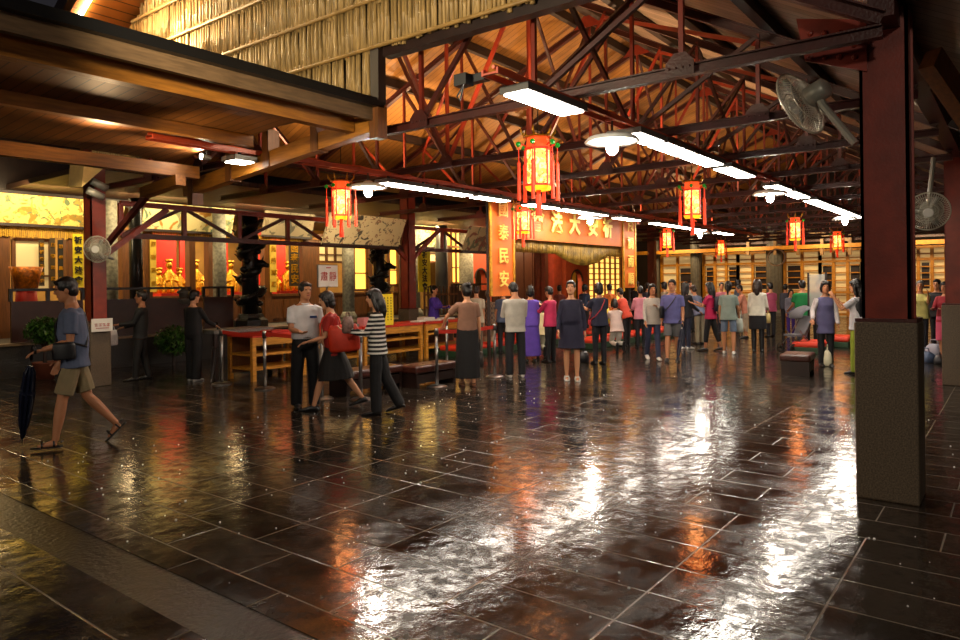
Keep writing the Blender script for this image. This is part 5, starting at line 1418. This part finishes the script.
# 6 woman in stripes
P = person(378, 414, 1.58, -82, 'woman in black and white striped top and black trousers facing left', sex='f', skin='b', legs=((2, 3), (-13, 14, 4, -14)), arms=((28, 4, 75), (20, 4, 80)), topmat=mat_stripes('black_white_stripes', 'd0ccc4', '101012', .052, 2, .55), sleeve='long', bottom='0d0d10', hair='long', head=(0, -8), vox=.009, wide=.02, hem=-.08)
wr = P['wp'](P['AR'][0][2]); hand_bag(wr+Vector((0, 0, .22)), .18, .2, .1, mat('floral_bag', '8a6a60', .6, var=.6, vscale=20), 'pink and grey bag held up by the woman in stripes', .3, .05)
# 7 woman in brown top
P = person(468, 386, 1.64, -8, 'woman in dusty brown blouse and long black skirt seen from behind, hand on the barrier', sex='f', skin='b', legs=((5, 4), (-3, 6)), arms=((25, 42, 18), (6, 12, 10)), top='8a6450', sleeve='short', bottom='0c0b0e', kind='skirt', blen=-.75, wide=.02, hair='bun', shoes='brown', sandals=True, head=(-15, -6), vox=.010, hem=.02)
wr = P['wp'](P['AR'][1][2]+P['AR'][1][3]*.08)
hand_bag(wr, .28, .24, .12, mat('dark_snake_bag', '2a2522', .5, var=.5, vscale=18), 'dark patterned handbag in the right hand of the woman in the brown blouse', .6, .2)
# 8 man in white
P = person(516, 377, 1.66, -14, 'man in white long sleeved shirt and dark jeans seen from behind', sex='m', skin='a', legs=((2, 2), (0, 3)), arms=((25, 6, 70, 20), (25, 6, 70, 20)), top='b8b4a8', sleeve='long', bottom='15171c', hair='short', head=(-10, -25), vox=.010, shoes='white', wide=.012, hem=-.09, spread=3)
# 9 woman in navy dress
P = person(572, 380, 1.66, 176, 'woman in loose navy dress and white sandals walking towards the camera', sex='f', skin='b', legs=((6, 8), (-3, 3)), arms=((-6, 14, 12), (8, 14, 20)), top='151430', sleeve='long', kind='dress', blen=-.34, hair='short', head=(10, 5), vox=.010, shoes='white', sandals=True, belly=.03)
# others
def crowd(*a, **k): return person(*a, group=None, vox=.013, **k)
crowd(551, 362, 1.56, -50, 'short haired person in pink vest and black trousers behind the navy dress', top='c02858', sleeve='long', bottom='0e0e10', hair='short', arms=((40, 5, 80), (40, 5, 80)), head=(0, -10))
P = crowd(600, 364, 1.62, -25, 'woman in navy t-shirt with red strap and dark jeans seen from behind', top='20243c', sleeve='short', bottom='14161e', hair='bob', arms=((40, 10, 70), (20, 8, 60)), legs=((3, 2), (0, 2)))
strap_bag(P, -1, 'small bag on a red strap of the woman in the navy t-shirt', mat('crimson_leather', 'a02030', .5), .12, .1, .05, 0, .05)
crowd(617, 351, 1.5, -20, 'kneeling person in white top and white trousers at the cushions', top='c8b0a8', sleeve='short', bottom='c0bab0', hair='bob', lean=12, legs=((25, 112, 0, -80), (20, 112, 0, -80)), arms=((45, 4, 80), (45, 4, 80)))
P = crowd(627, 346, 1.5, -60, 'person in coral shirt and black trousers bending over beside the kneeling one', top='d04a34', sleeve='mid', bottom='101012', hair='short', lean=18, arms=((40, 5, 60), (40, 5, 60)))
hand_bag(P['wp'](P['AR'][0][2])+Vector((0, 0, 0)), .3, .4, .1, mat('yellow_bag', 'd8d020', .5), 'bright yellow bag beside the person in the coral shirt', .2, .05)
crowd(637, 332, 1.66, 20, 'man in black t-shirt standing behind the pink shirted woman', sex='m', top='121215', sleeve='short', bottom='141418', hair='short', arms=((20, 8, 40), (10, 8, 20)))
crowd(641, 348, 1.52, -10, 'person in light pink shirt and black trousers left of the plaid shirt', top='c88090', sleeve='mid', bottom='14141a', hair='short', arms=((20, 10, 60), (20, 10, 60)))
P = crowd(653, 360, 1.58, 168, 'woman in pale checked shirt and blue jeans walking towards the camera', topmat=mat_check('pale_check', 'b8b0a4', '98948e', 40), sleeve='long', bottom='2e3450', hair='bob', shoes='white', arms=((28, 4, 95, 35), (12, 8, 20)), legs=((14, 6), (-12, 12, 0, -15)))
P = crowd(673, 361, 1.68, -172, 'man in blue polo shirt and grey shorts with black sling bag walking', sex='m', top='5c5c94', sleeve='short', bottom='5a5a5c', kind='shorts', hair='short', arms=((4, 8, 15), (-4, 8, 15)), legs=((-5, 10), (14, 4)), wide=.02, collar='5c5c94')
strap_bag(P, 1, 'black sling bag on the man in the blue polo shirt', M_bk, .2, .24, .09, -.15, .1)
wr = P['wp'](P['AR'][0][2]+P['AR'][0][3]*.08); umbrella(wr+Vector((0, 0, .05)), G(677, 364)+Vector((0, 0, .02)), 'dark blue folded umbrella beside the man in the blue polo shirt', M_navyu, .05)
crowd(686, 349, 1.6, 40, 'woman with long black hair in dark clothes right of the blue polo shirt', top='14141c', sleeve='long', bottom='20263c', hair='long', arms=((20, 6, 40), (20, 6, 40)), shoes='white')
crowd(700, 344, 1.56, -40, 'person in grey blue shirt stooping left of the magenta top', top='68708c', sleeve='short', bottom='8a8068', hair='short', hcol=M_hairb, lean=22, arms=((30, 5, 40), (30, 5, 40)))
P = crowd(711, 351, 1.6, -70, 'woman in magenta top and black leggings with a dark backpack', top='b81850', sleeve='short', bottom='0e0e12', hair='long', kind='capri', arms=((30, 6, 80), (30, 6, 80)), legs=((10, 5), (-12, 8, 0, -10)))
backpack(P, 'dark navy backpack on the woman in magenta', mat('navy_backpack', '14182c', .5))
P = crowd(729, 354, 1.62, 5, 'woman in grey green shirt and denim shorts seen from behind', top='7c8c84', sleeve='short', bottom='5a6a80', kind='shorts', hair='pony', shoes='white', arms=((5, 10, 15), (10, 12, 25)), legs=((4, 2), (-3, 4)), spread=3)
hand_bag(P['wp'](P['AR'][1][2])+Vector((0, 0, .1)), .26, .3, .1, mat('grey_white_bag', 'a8b0a8', .6), 'pale grey tote at the side of the woman in denim shorts', .8, .15)
crowd(746, 338, 1.52, -100, 'person in peach shirt stooping behind the white sweater', top='c8846c', sleeve='mid', bottom='a89880', hair='short', lean=15, arms=((30, 6, 60), (30, 6, 60)), kind='capri')
P = crowd(758, 352, 1.66, 4, 'woman in white sweater, black skirt and black boots seen from behind', top='d8d4c4', sleeve='long', bottom='0e0e14', kind='skirt', blen=-.36, hair='long', hcol=M_hairb, arms=((6, 8, 30), (10, 10, 55)), skin='c', hem=-.05)
for i in (0, 1):
    hip, kn, an, fd, fu, heel, toe = P['J'][i]; s_ = P['S']
    MB().tube([hip*s_, (hip+(kn-hip)*.6)*s_, kn*s_, (kn+(an-kn)*.4)*s_, an*s_, (an+Vector((0, 0, -.05)))*s_], [.07, .072, .056, .056, .044, .044], 12).build('stocking', M_bk, P['obj'], smooth=True)
hand_bag(P['wp'](P['AR'][1][2])+Vector((0, 0, .05)), .28, .22, .12, mat('cream_handbag', 'c8b070', .5), 'cream handbag of the woman in the white sweater', .2, .12)
crowd(791, 335, 1.36, 160, 'child in grey top and purple trousers beside the green shirt', top='6a6a78', sleeve='long', bottom='3c1c78', hair='bob', shoes='white')
crowd(786, 331, 1.5, 10, 'person in dark grey behind the child in purple trousers', top='3a3a44', sleeve='long', bottom='18181c', hair='short')
crowd(803, 348, 1.62, -20, 'man in bright green t-shirt and grey trousers behind the stroller', sex='m', top='0c7a3c', sleeve='short', bottom='4a4c56', hair='short', arms=((15, 8, 50), (25, 8, 50)))
crowd(820, 348, 1.62, 170, 'person in black seen behind the clear acrylic board', sex='m', top='101012', sleeve='long', bottom='0e0e10', hair='short')
P = crowd(826, 366, 1.6, 170, 'woman in long grey purple vest over white sleeves facing the camera', top='56547c', sleeve='none', bottom='0d0d12', hair='bob', arms=((4, 10, 20), (20, 22, 30)), hem=-.24)
for i in (0, 1):
    so, elb, wr, dd = P['AR'][i]; s_ = P['S']
    rem(MB().tube([so*s_, ((so+elb)/2)*s_, elb*s_, (elb+dd*.12)*s_, wr*s_], [.056, .052, .046, .042, .036], 10).build('sleeve', cmat('c0b8b8'), P['obj'], smooth=True), .014)
P = crowd(858, 374, 1.62, -75, 'woman in black vest and long lime green trousers eating something beside the big pillar', top='b8b8bc', sleeve='short', bottom='7c8c20', kind='trousers', wide=.045, hair='long', arms=((50, 6, 100), (40, 6, 95)), shoes='black')
s_ = P['S']; rem(MB().loft([[(P['P0']+P['U']*s+P['FW']*(-.03)+Vector((w*cos(2*PI*k/14), d*sin(2*PI*k/14), 0)))*s_ for k in range(14)] for s, w, d in ((.02, .15, .12), (.2, .145, .115), (.38, .16, .12), (.47, .11, .085))]).build('vest', M_bk, P['obj'], smooth=True), .014)
crowd(921, 352, 1.58, 185, 'grey haired person in pale yellow top right of the big pillar', top='c8c070', sleeve='short', bottom='1a1a24', hair='short', hcol=M_hairg, arms=((50, 6, 100), (50, 6, 100)))
crowd(938, 350, 1.6, -160, 'person in black standing behind the one in red at the right edge', sex='m', top='101014', sleeve='long', bottom='0e0e12', hair='short')
crowd(946, 358, 1.55, -160, 'person in red jacket and pink trousers at the right edge', top='8c1020', sleeve='long', bottom='b84460', kind='skirt', blen=-.5, hair='bob', arms=((30, 8, 60, 20), (30, 8, 60, 20)))
crowd(433, 352, 1.6, 120, 'woman in bright purple robe standing behind the right table', top='4c30a0', sleeve='long', bottom='4c30a0', kind='skirt', blen=-.75, wide=.05, hair='bun', arms=((35, 8, 60), (35, 8, 60)), pos=Vector((PY(434, 320, 11.5).x, 11.5, 0)))
crowd(477, 356, 1.6, 10, 'person in cream top mostly hidden behind the brown blouse', top='b0a088', sleeve='short', bottom='6a5a48', hair='short', hcol=M_hairb)
crowd(489, 352, 1.58, 0, 'elderly grey haired person in brown patterned top kneeling by the barrier', topmat=mat_check('brown_check', '4a3a30', '7a6048', 18), sleeve='short', bottom='a8987c', hair='thin', hcol=M_hairg, lean=4, legs=((20, 60), (10, 50)))
crowd(504, 354, 1.56, 5, 'person in blue grey shirt and black trousers left of the man in white', top='4c5874', sleeve='short', bottom='101014', hair='short')
crowd(531, 362, 1.58, -10, 'person in purple robe with yellow sash beside the man in white', top='5c40a8', sleeve='long', bottom='5c40a8', kind='skirt', blen=-.75, wide=.04, hair='bob')
crowd(540, 356, 1.46, -10, 'person in cream shirt kneeling between the robe and the pink vest', top='c8b88c', sleeve='short', bottom='a8a48c', hair='short', legs=((30, 110, 0, -80), (25, 110, 0, -80)), lean=8)
crowd(610, 338, 1.58, -20, 'person in orange shirt far back in front of the lit lattice door', top='d87020', sleeve='short', bottom='181818', hair='short')
crowd(722, 334, 1.58, 170, 'person in pink shirt between the backpack and the denim shorts', top='b06070', sleeve='short', bottom='20202c', hair='short')
crowd(771, 337, 1.56, -30, 'person in rose top partly hidden by the white sweater', top='a84868', sleeve='short', bottom='181820', hair='short')
for i, (px, py, c, l) in enumerate(((560, 336, '7a3a30', 'maroon'), (585, 335, '3a4a6a', 'slate blue'), (648, 333, '2a2a34', 'charcoal'), (665, 334, '8a7a60', 'tan'), (690, 331, 'a8a090', 'oatmeal'), (738, 330, '50586a', 'steel grey'))):
    crowd(px, py, 1.56+.02*i, (-20, 30, 10, -60, 160, 80)[i], 'distant person in %s top seen between nearer visitors' % l, top=c, sleeve='short', bottom='18181e', hair=('short', 'bob')[i % 2])
# ------------------------------------------------------------------ rain splashes on the paving
rnd = random.Random(21); m = MB()
for i in range(420):
    x = rnd.uniform(2.1, 9.5); y = rnd.uniform(-1.5, 7.5)
    if (x-5.62)**2 + (y-.76)**2 < .25: continue
    s = rnd.uniform(.003, .009)
    m.ell((x, y, s*.3), (s, s, s*.9), 6, 4)
sp_ = m.build('rain_splash', mat('water_drop', 'e8e8e8', .05, spec=1.0), smooth=True); tag(sp_, 'scattered rain drops splashing on the wet paving', 'rain drops', kind='stuff')

# ------------------------------------------------------------------ lights of the place, and added fill spots
def area(loc, aim, sx, sy, power, color, spread=180, vis=True):
    li = D.lights.new('area_light', 'AREA'); li.shape = 'RECTANGLE'; li.size = sx; li.size_y = sy; li.energy = power; li.color = color; li.spread = R_(spread)
    o = D.objects.new('area_light', li); COL.objects.link(o); o.location = loc
    o.rotation_euler = (Vector(aim)-Vector(loc)).to_track_quat('-Z', 'Y').to_euler(); return o
for x in (5.6, 8.2, 11.2, 14.2, 18.0):      # lamps under the hall eaves and inside the halls
    area((x, 18.1, 3.45), (x, 18.2, 0), 1.6, .5, 85, (1, .72, .36))
    area((x, 15.6, 3.6), (x, 17.2, 2.6), 1.8, .3, 50, (1, .78, .42))
for x in (10.9, 12.2, 13.6, 15.6): spot((x, 8.0, 3.28), (x, 8.35, 2.5), 16, (1, .85, .55), 110, '', .6, fixture=False, soft=.03)
for x in (17.5, 20, 22.5, 25):
    area((x+1, 15.6, 3.6), (x+1, 17, 2), 1.4, .3, 90, (1, .7, .35))
area((29, 18.2, 3.2), (29, 16.5, 1), 2, .5, 120, (1, .75, .4))
for y in (3, 6.5, 10, 13):
    area((31.5, y, 3.5), (33.6, y, 1.2), 1.6, .4, 50, (1, .76, .42))
for x, y in ((6.6, 9.4), (8.7, 9.6), (10.8, 9.4), (15, 9.4), (20, 9.4), (26, 9.4), (6.6, 5.2), (10.8, 5.2), (15, 5.2), (21.3, 5.2)):   # uplights resting on the tie beams
    spot((x, y, 3.45), (x+.4, y-.6 if y > 6 else y+.6, 6.5), 230, (1, .68, .36), 165, 'small uplight on a tie beam at the %s slope near x' % ('left' if y > 6 else 'right'), .8, fixture=False, soft=.15)
for x in (-1.0, 1.2, 3.4): spot((x, 7.6, 2.98), (x-.2, 6.3, 3.5), 34, (1, .66, .34), 165, '', .9, fixture=False, soft=.1)  # added spots that brighten the side roof boards, no fixture behind them
spot((3.2, 6.6, 2.6), (5.3, 7.2, 3.2), 40, (1, .75, .42), 100, '', .9, fixture=False, soft=.1)  # added spot that brightens the thick rafter
spot((4.6, 9.6, 5.3), (5.2, 8.2, 4.4), 380, (1, .78, .42), 120, '', .8, fixture=False, soft=.1)
area((4.3, 9.8, 5.6), (5.3, 8.0, 4.6), .8, .1, 50, (1, .78, .44))
spot((1.5, 4.0, 3.3), (5.2, 4.8, 4.7), 420, (1, .85, .58), 110, '', .8, fixture=False, soft=.1)

spot((-6, -3, 5.5), (6, 6, .5), 900, (1, .86, .68), 75, '', .9, fixture=False, soft=.4)
spot((-4, 8, 3.2), (4, 8, .8), 160, (1, .86, .66), 100, '', .9, fixture=False, soft=.3)
spot((8.6, 9.8, 2.9), PY(360, 232, 11.8), 260, (1, .86, .62), 50, '', .8, fixture=False, soft=.1)  # added spot that brightens the ink landscape panel
spot((12.6, 9.8, 2.9), PY(477, 240, 11.8), 120, (1, .86, .62), 50, '', .8, fixture=False, soft=.1)  # added spot that brightens the reddish mural
w = bpy.data.worlds.new('world'); bpy.context.scene.world = w; w.use_nodes = True
w.node_tree.nodes['Background'].inputs[0].default_value = (.012, .011, .013, 1); w.node_tree.nodes['Background'].inputs[1].default_value = 1.0

cam = D.cameras.new('camera'); co = D.objects.new('camera', cam); COL.objects.link(co)
cam.sensor_width = 36; cam.lens = FPX/960*36; cam.clip_start = .05; cam.clip_end = 200
cam.shift_x = 0; cam.shift_y = -(320-CY)/960
cr = Rv*cos(ROLL) - Zv*(-sin(ROLL)) if False else None
right = Rv*cos(ROLL) + Zv*(-sin(ROLL)); up = Rv*sin(ROLL) + Zv*cos(ROLL)
M = Matrix((right, up, -Fv)).transposed().to_4x4(); M.translation = Vector((0, 0, H)); co.matrix_world = M
sc_ = bpy.context.scene; sc_.camera = co
sc_.view_settings.view_transform = 'Standard'; sc_.view_settings.look = 'None'; sc_.view_settings.gamma = 1; sc_.view_settings.use_curve_mapping = False
sc_.view_settings.exposure = 0.5
sc_.cycles.use_denoising = True
sc_.cycles.max_bounces = 6; sc_.cycles.diffuse_bounces = 3; sc_.cycles.glossy_bounces = 4; sc_.cycles.sample_clamp_indirect = 6
